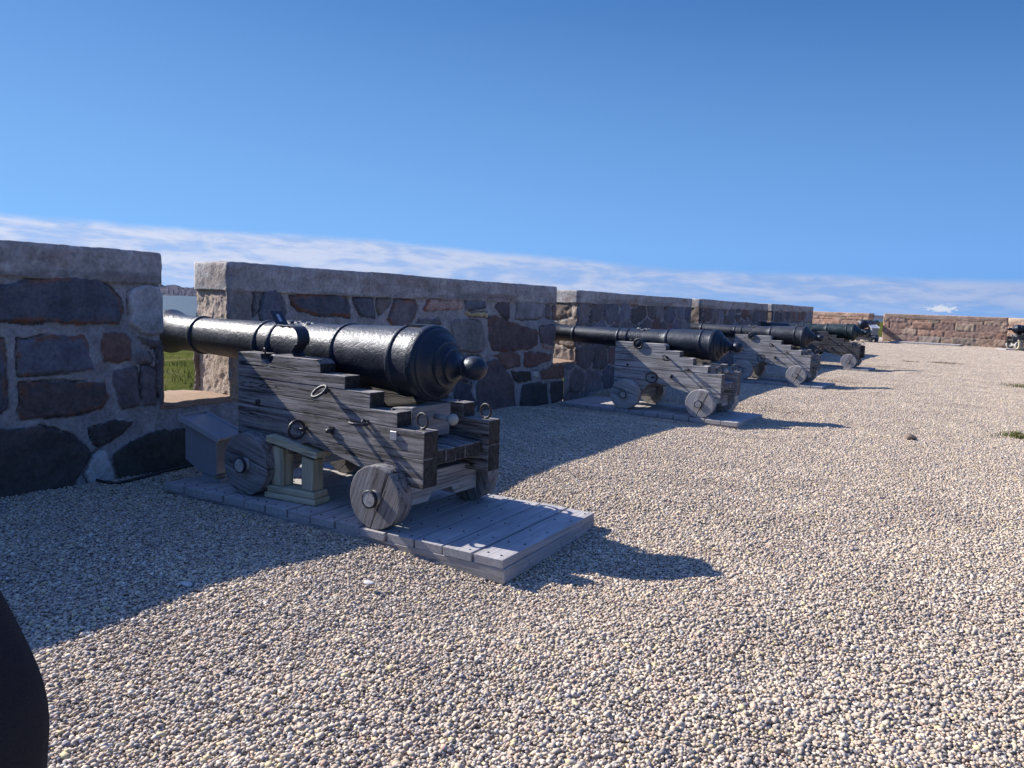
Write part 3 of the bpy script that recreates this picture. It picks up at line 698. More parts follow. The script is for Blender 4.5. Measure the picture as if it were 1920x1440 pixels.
# ------------------------------------------------------------------ timber platforms
def platform(x0,x1,y0,y1,loc,rz,label,n=14,top=.045):
    g=empty('timber_platform',loc,rz,label,'platform','low timber platforms under the cannons')
    mb=MB();w=(x1-x0)/n
    for k in range(n):
        e0,e1=random.uniform(-.008,.008),random.uniform(-.008,.008)
        dz=random.uniform(-.0025,.0025)
        mb.box(x0+k*w+.007,x0+(k+1)*w-.007,y0+e0,y1+e1,top-.052,top+dz)
    dk=mb.build('deck',M['deck'],g,.003,1)
    nb=MB()
    for k in range(n):
        for yy in [y0+.06,y1-.06]+list(np.linspace(y0,y1,5)[1:-1]):
            for q in (.25,.75):
                if random.random()<.88:
                    cx=x0+(k+q)*w+random.uniform(-.012,.012);cy=yy+random.uniform(-.02,.02)
                    nb.lathe([(top-.004,.0065),(top+.0035,.0065),(top+.0042,.004)],8,'z',c=(cx,cy))
    nb.build('nail_heads',M['iron'],dk)
    fr=MB();zt=top-.0525
    fr.box(x0+.01,x1-.004,y0+.004,y0+.05,zt-.085,zt);fr.box(x0+.01,x1-.004,y1-.05,y1-.004,zt-.085,zt)
    fr.box(x0+.006,x0+.05,y0+.052,y1-.052,zt-.085,zt)
    for k in range(1,5): fr.box(x0+(x1-x0)*k/5-.02,x0+(x1-x0)*k/5+.02,y0+.052,y1-.052,zt-.085,zt)
    fr.build('frame',M['deck_frame'],g,.004)
    ft=MB();ft.box(x1-.048,x1-.001,y0+.052,y1-.052,zt-.085,zt-.0006);ft.box(x1-.052,x1+.0015,y0+.004,y0+.16,zt-.0855,zt-.0003)
    for k in range(6):
        cy=y0+.1+(y1-y0-.2)*k/5
        ft.lathe([(x1-.002,.011),(x1+.004,.011),(x1+.006,.006)],8,'x',c=(cy,zt-.04))
    ft.build('end_board',M['deck'],g,.004)
    return g
# local x is measured from the cannon origin
P1=platform(-1.42,1.53,-.60,.63,(-3.7,4.14,0),R(.9),'timber platform carrying the nearest cannon, its corner catching the sun',14,.045)
P2=platform(-1.62,1.10,-.58,.56,(-3.72,10.82,-.045),R(-3),'timber platform under the second cannon, mostly in shade',12,.045)
P3=copy_tree(P2);P3.location=(-3.72,17.2,-.045);P3.rotation_euler=(0,0,R(-4));P3['label']='timber platform under the third cannon'
P4=copy_tree(P2);P4.location=(-3.62,23.55,-.045);P4.rotation_euler=(0,0,R(-3));P4['label']='timber platform under the fourth cannon with the dark carriage'
P5=copy_tree(P2);P5.location=(-5.6,47.3,-.065);P5.rotation_euler=(0,0,R(-97));P5['label']='timber platform under the small cannon at the gap in the far wall'
P6=copy_tree(P2);P6.location=(1.9,46.6,.015);P6.rotation_euler=(0,0,R(180+20));P6['label']='timber platform under the farthest cannon at the right edge'
P7=platform(-1.7,1.7,-.7,.7,(-2.6,48.4,.03),R(-6),'empty timber platform in front of the dull red far wall',14,.05)

# ------------------------------------------------------------------ metal box on a foot, wooden stand
def metal_box(label):
    g=empty('metal_box',(0,0,0),0,label,'metal box','grey metal boxes beside the cannons')
    # local x = down the slope of the lid (front), y = width, foot at origin
    b=MB();b.prism([(-.15,.20),(-.03,.125),(.12,.09),(.14,.105),(.14,.383),(-.15,.49)],-.115,.115);bo=b.build('body',M['box'],g,.004)
    sl=math.atan2(.107,.29);Mx=Matrix.Translation((0,0,.444))@Matrix.Rotation(sl,4,'Y')
    l=MB();l.box(-.20,.195,-.14,.14,-.008,.006,M=Mx);l.box(-.20,.195,-.146,-.138,-.02,.026,M=Mx);l.box(-.20,.195,.138,.146,-.02,.026,M=Mx);l.box(-.206,-.198,-.146,.146,-.02,.026,M=Mx)
    l.build('lid',M['plate'],bo,.002)
    f=MB();f.prism([(-.075,.016),(.10,.016),(.05,.125),(-.02,.14)],-.06,.06);f.box(-.10,.14,-.10,.10,.0,.016);f.box(.07,.13,-.05,.02,.016,.06);f.build('foot',M['plate'],g,.004)
    return g
mbx=metal_box('grey metal box with tilted tray lid beside the nearest cannon wheel');mbx.location=(-4.93,3.79,.012);mbx.rotation_euler=(0,0,R(11))
mb2=copy_tree(mbx);mb2['label']='pale grey metal box by the small cannon at the gap in the far wall';mb2.location=(-5.1,46.6,.3);mb2.rotation_euler=(0,0,R(-60));mb2.scale=(1.5,1.5,1.3)
def wooden_stand(label):
    g=empty('wooden_stand',(0,0,0),0,label,'stand','small pine stands')
    b=MB();b.box(-.232,.228,-.085,.085,.0,.042);b.box(-.215,.215,-.075,.075,.0425,.09);b.build('base_board',M['stand_x'],g,.012,3)
    for x0,tp in ((-.185,.37),(.085,.325)):
        l=MB();vs=[(x,y,z) for x in (x0,x0+.105) for y in (-.055,.05) for z in (.091,0)]
        vs=[(x,y,(.091 if z else tp-(x-x0)*.16)) for x,y,z in vs]
        l.add(vs,[(0,1,3,2),(4,6,7,5),(0,4,5,1),(2,3,7,6),(0,2,6,4),(1,5,7,3)]);l.build('leg',M['stand'],g,.006,2)
    t=MB();sl=math.atan2(.16,1);Mx=Matrix.Translation((0,0,.3635))@Matrix.Rotation(sl,4,'Y');t.box(-.225,.235,-.08,.075,0,.045,M=Mx);t.build('top_board',M['stand_x'],g,.004,2)
    return g
ws=wooden_stand('small yellowish pine stand with sloping top beside the nearest carriage');ws.location=(-4.0,3.775,.0475);ws.rotation_euler=(0,0,R(4))
ws2=copy_tree(ws);ws2['label']='small pine stand beside the farthest cannon at the right edge';ws2.location=(1.75,45.75,.09);ws2.rotation_euler=(0,0,R(20))

# ------------------------------------------------------------------ ground
def gz(x,y):                                 # gentle relief of the gravel yard
    x=np.asarray(x,float);y=np.asarray(y,float)
    z=.02*(fbm(x*.35,y*.35,301)-.5)*2+.012*(fbm(x*1.3,y*1.3,305)-.5)*2
    for cx,cy,a,s in ((-2.1,3.45,.055,.50),(-2.05,4.3,.045,.5),(-2.7,10.15,.02,.7)):
        z=z-a*np.exp(-((x-cx)**2+(y-cy)**2)/(2*s*s))
    for cx,cy,hx,hy,a in ((-3.64,4.15,1.55,.70,.040),(-3.98,10.81,1.45,.66,.062),(-3.98,17.2,1.45,.66,.062),(-3.9,23.5,1.45,.66,.062)):
        dd=np.hypot(np.maximum(0,np.abs(x-cx)-hx),np.maximum(0,np.abs(y-cy)-hy));z=z-a*sst(.95,.1,dd)
    z=z+.03*sst(-5.1,-5.7,x)*sst(3.0,0,np.abs(y-4))
    return z
gx=np.r_[np.linspace(-6.1,3,92),np.linspace(3.5,40,40)];gy=np.r_[np.linspace(-6,14,201),np.linspace(14.4,60,80)]
gx=np.r_[np.array([-16,-13,-10,-8,-7]),gx]
XX,YY=np.meshgrid(gx,gy,indexing='ij')
ZZ=gz(XX,YY)-.012
t=NT('packed_gravel_bed'); v=t.coord('Object'); vo=t.N('ShaderNodeTexVoronoi'); vo.inputs['Scale'].default_value=45; t.L(v,vo.inputs['Vector'])
nn=t.noise(v,60,3); M['bed']=t.out(t.ramp(vo.outputs['Color'],[(.1,(.24,.21,.18)),(.5,(.34,.295,.25)),(.9,(.44,.385,.32))]),.9,t.bump(vo.outputs['Distance'],.6,.01))
# inside the yard only: the gravel bed stops at the wall line where the yard ends
keep=lambda x,y: True
gr=mesh_np('ground',np.stack([XX.ravel(),YY.ravel(),np.where((XX.ravel()<-5.9)&(YY.ravel()<32.5),-3,ZZ.ravel())],1),gridfaces(len(gx),len(gy)),None,M['bed']);gr['kind']='structure'

# pebbles: a few hand-sized tiles of loose stones laid over the whole yard
def pebble_mesh(seed,T=.6):
    rng=np.random.RandomState(seed)
    bm=bmesh.new();bmesh.ops.create_icosphere(bm,subdivisions=2,radius=1);bv=np.array([v.co[:] for v in bm.verts]);bf=np.array([[v.index for v in f.verts] for f in bm.faces]);bm.free()
    bm=bmesh.new();bmesh.ops.create_icosphere(bm,subdivisions=1,radius=1);bv1=np.array([v.co[:] for v in bm.verts]);bf1=np.array([[v.index for v in f.verts] for f in bm.faces]);bm.free()
    bv,bf=bv1,bf1
    sp=.0126;n=int(T/sp);ii,jj=np.meshgrid(np.arange(n),np.arange(n));N=n*n
    px=(ii.ravel()+rng.uniform(.12,.88,N))*T/n-T/2;py=(jj.ravel()+rng.uniform(.12,.88,N))*T/n-T/2;pz=rng.uniform(-.003,.006,N)
    ex=int(N*.38);px=np.r_[px,rng.uniform(-T/2,T/2,ex)];py=np.r_[py,rng.uniform(-T/2,T/2,ex)];pz=np.r_[pz,rng.uniform(.0075,.0115,ex)]
    N=len(px);sz=np.exp(rng.normal(math.log(.0072),.28,N)).clip(.0035,.016)
    sx=sz*rng.uniform(1.0,1.5,N);sy=sz*rng.uniform(.8,1.05,N);szz=sz*rng.uniform(.45,.72,N)
    yaw=rng.uniform(0,2*PI,N);tl=rng.normal(0,.33,N);ta=rng.uniform(0,2*PI,N)
    V=bv[None]*np.stack([sx,sy,szz],1)[:,None,:]
    # lumpy outline, different for every stone
    k=rng.normal(0,1,(N,3,3));k/=np.linalg.norm(k,axis=2,keepdims=True)
    bump=1+.055*np.sin(2.3*np.einsum('nij,vj->niv',k,bv)+rng.uniform(0,6,(N,3,1))).sum(1)
    V=V*bump[:,:,None]
    # random roll about local x, then yaw
    c,s=np.cos(tl)[:,None],np.sin(tl)[:,None];V=np.stack([V[:,:,0],V[:,:,1]*c-V[:,:,2]*s,V[:,:,1]*s+V[:,:,2]*c],2)
    t2=rng.normal(0,.3,N);c,s=np.cos(t2)[:,None],np.sin(t2)[:,None];V=np.stack([V[:,:,0]*c+V[:,:,2]*s,V[:,:,1],-V[:,:,0]*s+V[:,:,2]*c],2)
    c,s=np.cos(yaw)[:,None],np.sin(yaw)[:,None];V=np.stack([V[:,:,0]*c-V[:,:,1]*s,V[:,:,0]*s+V[:,:,1]*c,V[:,:,2]],2)
    V+=np.stack([px,py,pz],1)[:,None,:]
    pal=np.array([(.44,.375,.305),(.52,.455,.38),(.38,.335,.29),(.33,.305,.285),(.46,.395,.33),(.55,.495,.425),(.25,.245,.25),(.115,.12,.15),(.44,.33,.27),(.49,.43,.27),(.35,.29,.24),(.62,.58,.52),(.29,.27,.265),(.36,.36,.37),(.20,.19,.22)])
    pr=np.array([.17,.11,.14,.10,.14,.06,.045,.022,.06,.04,.06,.015,.06,.05,.025]);pr/=pr.sum()
    ci=rng.choice(len(pal),N,p=pr);col=pal[ci]*np.array([1.12,1.095,1.015])*rng.uniform(.78,1.15,N)[:,None]
    nv=len(bv);Fq=(bf[None]+(np.arange(N)*nv)[:,None,None]).reshape(-1,3)
    me=bpy.data.meshes.new('pebbles');me.vertices.add(N*nv);me.vertices.foreach_set('co',V.astype(np.float32).ravel())
    me.loops.add(len(Fq)*3);me.loops.foreach_set('vertex_index',Fq.astype(np.int32).ravel());me.polygons.add(len(Fq));me.polygons.foreach_set('loop_start',np.arange(0,len(Fq)*3,3,dtype=np.int32))
    me.update(calc_edges=True);me.polygons.foreach_set('use_smooth',np.ones(len(Fq),bool))
    at=me.attributes.new('Col','FLOAT_COLOR','POINT');at.data.foreach_set('color',np.repeat(np.c_[col,np.ones(N)],nv,0).astype(np.float32).ravel())
    me.materials.append(M['pebble']);return me
t=NT('beach_pebbles');a=t.N('ShaderNodeAttribute',attribute_name='Col');g=t.N('ShaderNodeNewGeometry')
n1=t.noise(g.outputs['Position'],9,3,.6);n2=t.noise(g.outputs['Position'],1.3,4,.6);n3=t.noise(g.outputs['Position'],260,2)
col=t.mix(1.0,a.outputs['Color'],t.ramp(n2,[(.3,(.86,.84,.84)),(.7,(1.08,1.07,1.05))]),'MULTIPLY')
col=t.mix(t.ramp(n1,[(.63,0),(.74,.75)]),col,(.13,.13,.15))
col=t.mix(1.0,col,t.ramp(n3,[(.3,.82),(.7,1.12)]),'MULTIPLY')
M['pebble']=t.out(col,.78,spec=.3)
TILE=.4
tiles=bpy.data.collections.new('pebble_tiles')
NT_=7
for k in range(NT_):
    o=bpy.data.objects.new('pebble_tile',pebble_mesh(50+k,TILE+.02));tiles.objects.link(o)
pp=[];rot=[];idx=[]
rng=np.random.RandomState(4)
for i in range(-40,100):
    for j in range(-9,145):
        x=(i+.5)*TILE;y=(j+.5)*TILE
        if y>54.5 or y<-3: continue
        if x<-5.65 and y<32.6: continue
        if x<-13: continue
        az=math.degrees(math.atan2(x,y))
        d=math.hypot(x,y)
        if d>6.5 and not(-80<az<26): continue
        if y>49.6-.1*x+ (0 if x<1.1 else -.57*(x-1.1)) +.6: continue
        e=.2
        nx=-(float(gz(x+e,y))-float(gz(x-e,y)))/(2*e);ny=-(float(gz(x,y+e))-float(gz(x,y-e)))/(2*e)
        nrm=Vector((nx,ny,1)).normalized();q=Vector((0,0,1)).rotation_difference(nrm).to_matrix()@Matrix.Rotation(rng.randint(4)*PI/2+rng.uniform(-.06,.06),3,'Z')
        pp.append((x,y,float(gz(x,y))));rot.append(q.to_euler('XYZ')[:]);idx.append(rng.randint(NT_))
me=bpy.data.meshes.new('gravel');me.from_pydata(pp,[],[])
at=me.attributes.new('rot','FLOAT_VECTOR','POINT');at.data.foreach_set('vector',np.array(rot,np.float32).ravel())
at=me.attributes.new('idx','INT','POINT');at.data.foreach_set('value',np.array(idx,np.int32))
grv=bpy.data.objects.new('gravel',me);link(grv);tag(grv,'beige and grey rounded pebbles covering the whole yard','gravel',kind='stuff')
ng=bpy.data.node_groups.new('lay_pebbles','GeometryNodeTree')
ng.interface.new_socket('Geometry',in_out='INPUT',socket_type='NodeSocketGeometry');ng.interface.new_socket('Geometry',in_out='OUTPUT',socket_type='NodeSocketGeometry')
gi=ng.nodes.new('NodeGroupInput');go=ng.nodes.new('NodeGroupOutput');iop=ng.nodes.new('GeometryNodeInstanceOnPoints');ci=ng.nodes.new('GeometryNodeCollectionInfo')
ci.inputs['Collection'].default_value=tiles;ci.inputs['Separate Children'].default_value=True;ci.inputs['Reset Children'].default_value=True
na=ng.nodes.new('GeometryNodeInputNamedAttribute');na.data_type='FLOAT_VECTOR';na.inputs['Name'].default_value='rot'
nb=ng.nodes.new('GeometryNodeInputNamedAttribute');nb.data_type='INT';nb.inputs['Name'].default_value='idx'
e2r=ng.nodes.new('FunctionNodeEulerToRotation')
L=ng.links.new
L(gi.outputs[0],iop.inputs['Points']);L(ci.outputs[0],iop.inputs['Instance']);iop.inputs['Pick Instance'].default_value=True
L(na.outputs['Attribute'],e2r.inputs[0]);L(e2r.outputs[0],iop.inputs['Rotation']);L(nb.outputs['Attribute'],iop.inputs['Instance Index']);L(iop.outputs[0],go.inputs[0])
md=grv.modifiers.new('pebbles','NODES');md.node_group=ng

# loose stones and tufts lying on the gravel
def lump(name,loc,r,sx,sy,sz,mat,label,seed,group=None):
    rng=np.random.RandomState(seed);bm=bmesh.new();bmesh.ops.create_icosphere(bm,subdivisions=3,radius=1)
    for v in bm.verts:
        p=np.array(v.co[:]);f=1+.22*math.sin(2.2*p[0]+seed)+.16*math.sin(3.1*p[1]+seed*2)+.12*math.sin(4*p[2]+p[0]*2)
        v.co=Vector((p[0]*sx,p[1]*sy,p[2]*sz))*r*f
    me=bpy.data.meshes.new(name);bm.to_mesh(me);bm.free()
    for p in me.polygons: p.use_smooth=True
    me.materials.append(mat);o=bpy.data.objects.new(name,me);o.location=loc;link(o);return tag(o,label,'stone',group)
def plain_stone(name,a,b):
    t=NT(name);v=t.coord('Object');n=t.noise(v,25,5);return t.out(t.mix(n,a,b),.9,t.bump(n,.7,.01),spec=.3)
M['brown_stone']=plain_stone('brown_stone',(.13,.10,.08),(.24,.19,.15));M['white_stone']=plain_stone('white_stone',(.36,.355,.34),(.50,.49,.46))
def ground_pt(px,py):
    d=ray(px,py);tt=-CAM_H/d.z;return (d.x*tt,d.y*tt)
x,y=ground_pt(1708,826);lump('stone',(x,y,.035),.055,1.25,.9,.75,M['brown_stone'],'brown fist sized stone lying alone on the open gravel',3)
x,y=ground_pt(349,1102);lump('stone',(x,y,.02),.026,1.4,.9,.5,M['white_stone'],'flat whitish stone lying on the shaded gravel',5)
x,y=ground_pt(688,1098);lump('stone',(x,y,.017),.022,1.5,.9,.4,M['white_stone'],'flat pale stone on sunlit gravel near the platform',6)
t=NT('grass_blades');a=t.N('ShaderNodeAttribute',attribute_name='Col');M['grass']=t.out(a.outputs['Color'],.9,spec=.0)
t.b.inputs['Transmission Weight'].default_value=0
def blades(pts,hmin,hmax,w,seed,cols,lean=.5):
    rng=np.random.RandomState(seed);N=len(pts);P=np.array(pts);a=rng.uniform(0,2*PI,N);h=rng.uniform(hmin,hmax,N);ln=rng.uniform(.1,lean,N)*h;la=rng.uniform(0,2*PI,N)
    dx,dy=np.cos(a)*w/2,np.sin(a)*w/2;z=np.zeros(N)
    b0=P+np.stack([dx,dy,z],1);b1=P-np.stack([dx,dy,z],1)
    md_=P+np.stack([np.cos(la)*ln*.4,np.sin(la)*ln*.4,h*.6],1);m0=md_+np.stack([dx,dy,z],1)*.7;m1=md_-np.stack([dx,dy,z],1)*.7
    tp=P+np.stack([np.cos(la)*ln,np.sin(la)*ln,h],1);t0=tp+np.stack([dx,dy,z],1)*.1;t1=tp-np.stack([dx,dy,z],1)*.1
    V=np.stack([b0,b1,m0,m1,t0,t1],1).reshape(-1,3);k=np.arange(N)[:,None]*6
    F=np.concatenate([k+np.array([0,1,3,2]),k+np.array([2,3,5,4])]);c=np.array(cols)[rng.randint(len(cols),size=N)]*rng.uniform(.7,1.25,N)[:,None]
    return V,F,np.repeat(c,6,0)
GC=[(.065,.095,.018),(.095,.12,.025),(.048,.072,.014),(.11,.115,.04),(.17,.15,.07)]
def tuft(px,py,r,n,h,label,seed,cols=GC):
    x,y=ground_pt(px,py);rng=np.random.RandomState(seed);q=rng.normal(0,r/2,(n,2))*np.array([1,.8]);pts=np.c_[q,np.full(n,.0)]
    V,F,Cc=blades(pts,h*.4,h,.008,seed,cols,.9);o=mesh_np('grass_tuft',V,F,Cc,M['grass']);o.location=(x,y,.01);return tag(o,label,'grass tuft','low grass tufts growing in the gravel')
tuft(1912,822,.24,280,.09,'larger green grass tuft at the right edge of the gravel',1)
tuft(1918,727,.34,220,.10,'darker grass tuft at the right edge farther back on the gravel',2)
DRY=[(.10,.075,.05),(.14,.10,.06),(.06,.05,.03)]
tuft(1772,682,.55,420,.05,'flat brown dry weed patch on the far gravel',3,DRY)
tuft(1703,679,.22,200,.045,'small dark dry weed patch left of the wider one on the far gravel',4,DRY)

# cable along the foot of the wall
pts=[]
for px,py in ((168,905),(190,908),(215,909),(240,904),(270,896),(300,888),(330,881),(352,876),(362,873)):
    x,y=ground_pt(px,py);pts.append((x+.015,y,.02+float(gz(x,y))))
tag(MB().tube(pts,.012,8).build('cable',M['cable']),'thin black cable lying along the foot of the shaded wall','cable')

# ------------------------------------------------------------------ land and water outside
def tz(x,y):
    d=np.maximum(0,-6.2-x);z=-.10-.035*np.minimum(d,30)-.12*np.maximum(0,np.minimum(d,170)-30)-.0*d
    return z+(fbm(x*.25,y*.25,500)-.5)*.5*np.clip(d/6,0,1)
tx=np.r_[-np.geomspace(6.2,400,70)[::-1]];ty=np.linspace(-200,420,220);XX,YY=np.meshgrid(tx,ty,indexing='ij')
ZZ=tz(XX,YY)
V=np.stack([XX.ravel(),YY.ravel(),ZZ.ravel()],1);F=gridfaces(len(tx),len(ty));b=len(V)
# north side of the fort
nx_=np.linspace(-6.19,500,60);ny=np.geomspace(60.5,700,40);X2,Y2=np.meshgrid(nx_,ny,indexing='ij');Z2=-.4-.10*np.minimum(Y2-60,110)
V=np.vstack([V,np.stack([X2.ravel(),Y2.ravel(),Z2.ravel()],1)]);F=np.vstack([F,gridfaces(len(nx_),len(ny),b)])
t=NT('rough_turf');v=t.coord('Object');n=t.noise(v,.8,6,.65);n2=t.noise(v,9,4)
M['turf']=t.out(t.mix(t.math('MULTIPLY',n2,.5),t.ramp(n,[(.3,(.03,.045,.010)),(.55,(.065,.078,.018)),(.75,(.13,.115,.06))]),(.07,.07,.03)),1.0,t.bump(n2,.8,.05),spec=0)
te=mesh_np('terrain',V,F,None,M['turf']);te['kind']='structure'
rng=np.random.RandomState(12);N=26000
bx=-6.35-np.abs(rng.exponential(3.0,N));by=4.3+(bx+6.35)*-.75+rng.uniform(-1.2,1.2,N)*(1+(-bx-6)*.25);dens=fbm(bx*2.2,by*2.2,91);k=dens>.38;bx,by=bx[k],by[k]
V,F,Cc=blades(np.stack([bx,by,tz(bx,by)-.01],1),.04,.16,.012,13,GC,.9)
g=mesh_np('grass',V,F,Cc,M['grass']);tag(g,'green grass on the bank outside the nearest gun opening','grass',kind='stuff')
WZ=-10.5
t=NT('sea_water');v=t.coord('Object',(1,1,1));n=t.noise(v,.25,6,.6);n2=t.noise(v,1.5,3)
M['water']=t.out((.04,.07,.088),.5,t.bump(t.math('ADD',n,n2),.7,.6),spec=.28)
w=MB();w.add([(-9000,-6000,WZ),(6000,-6000,WZ),(6000,12000,WZ),(-9000,12000,WZ)],[(0,1,2,3)]);wo=w.build('water',M['water'],fix=False);wo['kind']='structure'
def shore(name,a0,a1,D,hgt,depth,n,seed,stain):
    az=np.linspace(R(a0),R(a1),n);rows=[0,.08,.2,.38,.6,.8,1.0];V=[]
    for f in rows:
        d=D+depth*f+ (fbm(az*60,az*0+f,seed)-.5)*depth*.35
        h=hgt*f**.8*(.55+.9*fbm(az*45,az*0+f*3,seed+5))+ (fbm(az*400,az*0+f*7,seed+8)-.5)*hgt*.25*(f>0)
        V.append(np.stack([np.sin(az)*d,np.cos(az)*d,WZ-.3+h],1))
    V=np.stack(V,1).reshape(-1,3);o=mesh_np(name,V,gridfaces(n,len(rows)),None,stain,smooth=False);o['kind']='structure';return o
t=NT('rocky_shore');v=t.coord('Object',(1,1,1));n=t.noise(v,.018,6,.7);n2=t.noise(v,.08,4)
M['shore']=t.out(t.ramp(t.math('ADD',t.math('MULTIPLY',n,.6),t.math('MULTIPLY',n2,.4)),[(.3,(.025,.038,.06)),(.44,(.042,.055,.08)),(.55,(.085,.082,.10)),(.68,(.19,.185,.215))]),1.0,t.bump(n2,.8,4),spec=0)
shore('hills',-75,-25,2050,26,900,500,5,M['shore'])
shore('hills',-12,14,3300,13,900,300,9,M['shore'])

# ------------------------------------------------------------------ the companion at the left edge
t=NT('black_jacket');v=t.coord('Object');n=t.noise(v,420,2);n2=t.noise(v,14,3);M['jacket']=t.out(t.mix(n,(.010,.011,.014),(.022,.022,.028)),.9,t.bump(t.math('ADD',t.math('MULTIPLY',n,.25),n2),.6,.01),spec=.2)
t=NT('dark_hair');M['hair']=t.out((.03,.02,.015),.6)
t=NT('skin');M['skin']=t.out((.55,.36,.27),.55)
def skin_body(name,nodes,edges,mat,parent=None,sub=2):
    me=bpy.data.meshes.new(name);me.from_pydata([n[0] for n in nodes],edges,[]);o=bpy.data.objects.new(name,me);link(o,parent)
    s=o.modifiers.new('skin','SKIN');s.use_smooth_shade=True
    lay=me.skin_vertices[0].data if me.skin_vertices else None
    if lay is None:
        bpy.context.view_layer.objects.active=o;bpy.ops.mesh.customdata_skin_add();lay=me.skin_vertices[0].data
    for i,n in enumerate(nodes):
        r=n[1];lay[i].radius=(r if isinstance(r,tuple) else (r,r))
    lay[0].use_root=True
    u=o.modifiers.new('sub','SUBSURF');u.levels=sub;u.render_levels=sub
    me.materials.append(mat);return o
el=Vector((0,0,CAM_H))+ray(-3,1322)*.80
wr_=Vector((0,0,CAM_H))+ray(-10,1680)*.80      # where the elbow hangs in the picture
def body():
    c=Vector((el.x-.36,el.y-.10,0))
    N=[((0,0,.96),(.155,.12)),((0,.0,1.12),(.15,.115)),((0,.0,1.32),(.175,.12)),((0,-.01,1.45),(.11,.085)),((0,.0,1.53),.055),((0,.02,1.60),.062),((0,.03,1.68),(.078,.095)),((0,.02,1.76),(.06,.075))]
    E=[(0,1),(1,2),(2,3),(3,4),(4,5),(5,6),(6,7)]
    def arm(sx,elb,wr):
        b=len(N);N.extend([((sx*.185,-.01,1.42),.066),((sx*.185*.4+elb[0]*.6,-.01*.4+elb[1]*.6,1.42*.4+elb[2]*.6),.058),(elb,.052),((elb[0]*.5+wr[0]*.5,elb[1]*.5+wr[1]*.5,elb[2]*.5+wr[2]*.5),.046),(wr,.034)])
        E.extend([(3,b),(b,b+1),(b+1,b+2),(b+2,b+3),(b+3,b+4)])
        d=(Vector(wr)-Vector(elb)).normalized();p=Vector(wr)+d*.06;N.append((tuple(p),(.038,.02)));E.append((b+4,b+5))
        for k,(o_,l) in enumerate(((-.028,.07),(-.010,.08),(.010,.075),(.027,.06))):
            q=len(N);N.append((tuple(p+Vector((0,o_,.0))+d*.035),.009));N.append((tuple(p+Vector((-sx*.012,o_*1.15,0))+d*(.035+l)),.0075));E.extend([(b+5,q),(q,q+1)])
        q=len(N);N.append((tuple(Vector(wr)+d*.045+Vector((-sx*.02,.04,0))),.010));N.append((tuple(Vector(wr)+d*.085+Vector((-sx*.03,.06,0))),.0085));E.extend([(b+4,q),(q,q+1)])
    e=(el.x-c.x,el.y-c.y,el.z)
    arm(1,e,(wr_.x-c.x,wr_.y-c.y,wr_.z));arm(-1,(-.30,-.05,1.13),(-.27,.08,.88))
    for sx in (-1,1):
        b=len(N);N.extend([((sx*.10,0,.88),.098),((sx*.105,.01,.50),.062),((sx*.11,-.02,.10),.046),((sx*.12,.05,.045),(.045,.04)),((sx*.13,.16,.035),(.045,.03))]);E.extend([(0,b),(b,b+1),(b+1,b+2),(b+2,b+3),(b+3,b+4)])
    o=skin_body('person',N,E,M['jacket']);o.location=c
    return tag(o,'person in black jacket at the left edge, only a bent dark sleeve in view','person')
pers=body()
hh=MB();hh.ball((0,.01,1.74),.098,.92,1.08,.95,20);hh.build('hair',M['hair'],pers)

# ------------------------------------------------------------------ light
SUN_EL=R(34.9);SUN_OFF=R(4.5)                 # towards the sun: out over the wall, slightly towards the viewer
sv=Vector((-math.cos(SUN_EL)*math.cos(SUN_OFF),-math.cos(SUN_EL)*math.sin(SUN_OFF),math.sin(SUN_EL)))
sl=bpy.data.lights.new('sun','SUN');sl.energy=5.0;sl.angle=R(.4);sl.color=(1.0,.91,.81)
so=bpy.data.objects.new('sun',sl);link(so);so.rotation_euler=sv.to_track_quat('Z','Y').to_euler();so.location=(-20,-3,20)
wd=bpy.data.worlds.new('World');bpy.context.scene.world=wd;wd.use_nodes=True;wt=wd.node_tree;wn=wt.nodes;bg=wn['Background']
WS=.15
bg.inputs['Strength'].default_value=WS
class WT(NT):
    def __init__(s): s.t=wt;s.n=wn;s.l=wt.links
w=WT()
sky=wn.new('ShaderNodeTexSky');sky.sky_type='NISHITA';sky.sun_disc=False;sky.sun_elevation=SUN_EL
sky.sun_rotation=math.atan2(sv.x,sv.y);sky.altitude=20;sky.air_density=1.0;sky.dust_density=.25;sky.ozone_density=3.0
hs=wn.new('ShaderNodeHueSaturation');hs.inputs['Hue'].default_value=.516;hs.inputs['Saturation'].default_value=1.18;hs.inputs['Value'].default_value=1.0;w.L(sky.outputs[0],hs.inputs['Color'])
tc=wn.new('ShaderNodeTexCoord');sx=wn.new('ShaderNodeSeparateXYZ');w.L(tc.outputs['Generated'],sx.inputs[0])
az=w.math('MULTIPLY',w.math('ARCTAN2',sx.outputs[0],sx.outputs[1]),57.2958);elv=w.math('MULTIPLY',w.math('ARCSINE',sx.outputs[2]),57.2958)
def maprange(v,a,b,c,d,kind='SMOOTHSTEP'):
    x=wn.new('ShaderNodeMapRange');x.interpolation_type=kind
    for i,q in zip(('From Min','From Max','To Min','To Max'),(a,b,c,d)): x.inputs[i].default_value=q
    w.L(v,x.inputs['Value']);return x.outputs['Result']
def cxyz(a,b,c=0):
    x=wn.new('ShaderNodeCombineXYZ')
    for i,q in enumerate((a,b,c)):
        if hasattr(q,'is_output'): w.L(q,x.inputs[i])
        else: x.inputs[i].default_value=q
    return x.outputs[0]
top=w.math('ADD',maprange(az,-46,-13,4.25,2.75),maprange(az,-15,10,0,-.35))
wob=w.math('MULTIPLY',w.math('SUBTRACT',w.noise(cxyz(w.math('MULTIPLY',az,.16),3.3),1,4),.5),.55)
rel=w.math('SUBTRACT',w.math('ADD',top,wob),elv)         # degrees under the cloud top
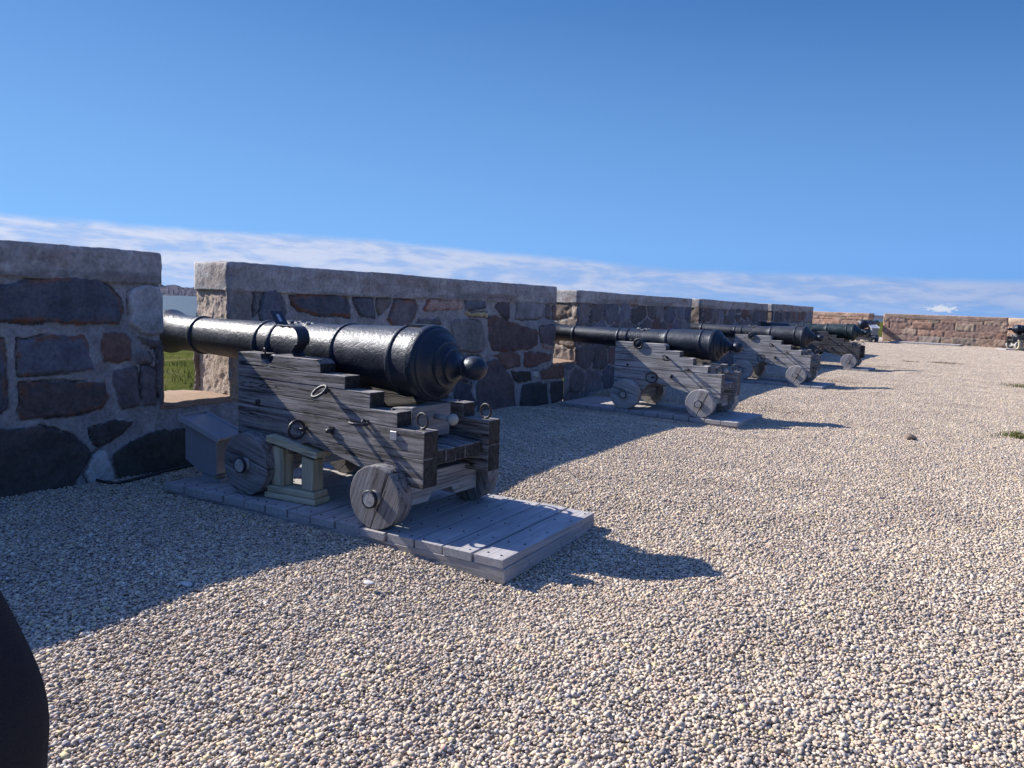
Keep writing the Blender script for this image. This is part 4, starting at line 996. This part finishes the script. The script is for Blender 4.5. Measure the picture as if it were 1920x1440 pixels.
# streaks lie along the slope of the bank
tilt=w.math('ADD',elv,w.math('MULTIPLY',az,.028))
st=w.noise(cxyz(w.math('MULTIPLY',az,.20),w.math('MULTIPLY',tilt,.95),1.7),1.0,4,.5,.6)
st2=w.noise(cxyz(w.math('MULTIPLY',az,.62),w.math('MULTIPLY',tilt,2.6),5.1),1.0,4,.6,.2)
body_=maprange(rel,-.16,.5,0,1)
low=maprange(elv,.1,1.3,.55,1)
sk=maprange(w.math('ADD',w.math('MULTIPLY',st,.74),w.math('MULTIPLY',st2,.26)),.34,.58,.55,1)
sk=w.math('MAXIMUM',sk,maprange(rel,.9,.1,0,.75))
den=w.math('MULTIPLY',w.math('MULTIPLY',body_,low),sk)
# small heap clouds near the horizon on the right
dx=w.math('DIVIDE',w.math('SUBTRACT',az,-2.4),1.0);dy=w.math('DIVIDE',w.math('SUBTRACT',elv,.62),.30)
pf=w.math('SQRT',w.math('ADD',w.math('MULTIPLY',dx,dx),w.math('MULTIPLY',dy,dy)))
pn=w.noise(cxyz(w.math('MULTIPLY',az,2.2),w.math('MULTIPLY',elv,4.5),9),1,4,.6)
puff=maprange(w.math('ADD',pf,w.math('MULTIPLY',w.math('SUBTRACT',pn,.5),2.2)),1.0,.45,0,.75)
lft=maprange(az,-66,4,0,1,'LINEAR')
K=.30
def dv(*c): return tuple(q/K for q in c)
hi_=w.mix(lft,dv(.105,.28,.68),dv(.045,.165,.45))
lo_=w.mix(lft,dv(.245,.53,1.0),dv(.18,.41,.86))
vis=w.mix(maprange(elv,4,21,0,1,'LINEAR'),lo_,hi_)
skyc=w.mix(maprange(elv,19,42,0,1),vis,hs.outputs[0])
ccol=w.mix(lft,dv(.72,.77,.94),dv(.40,.50,.76))
cshd=w.mix(lft,dv(.48,.58,.86),dv(.29,.41,.70))
shade=w.mix(maprange(w.math('ADD',w.math('MULTIPLY',st,.65),w.math('MULTIPLY',st2,.35)),.38,.6,0,1),cshd,ccol)
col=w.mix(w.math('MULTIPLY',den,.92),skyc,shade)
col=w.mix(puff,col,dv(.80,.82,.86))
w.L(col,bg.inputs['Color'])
sc=bpy.context.scene
sc.view_settings.view_transform='Standard';sc.view_settings.look='None';sc.view_settings.exposure=1.0;sc.view_settings.gamma=1;sc.view_settings.use_curve_mapping=False
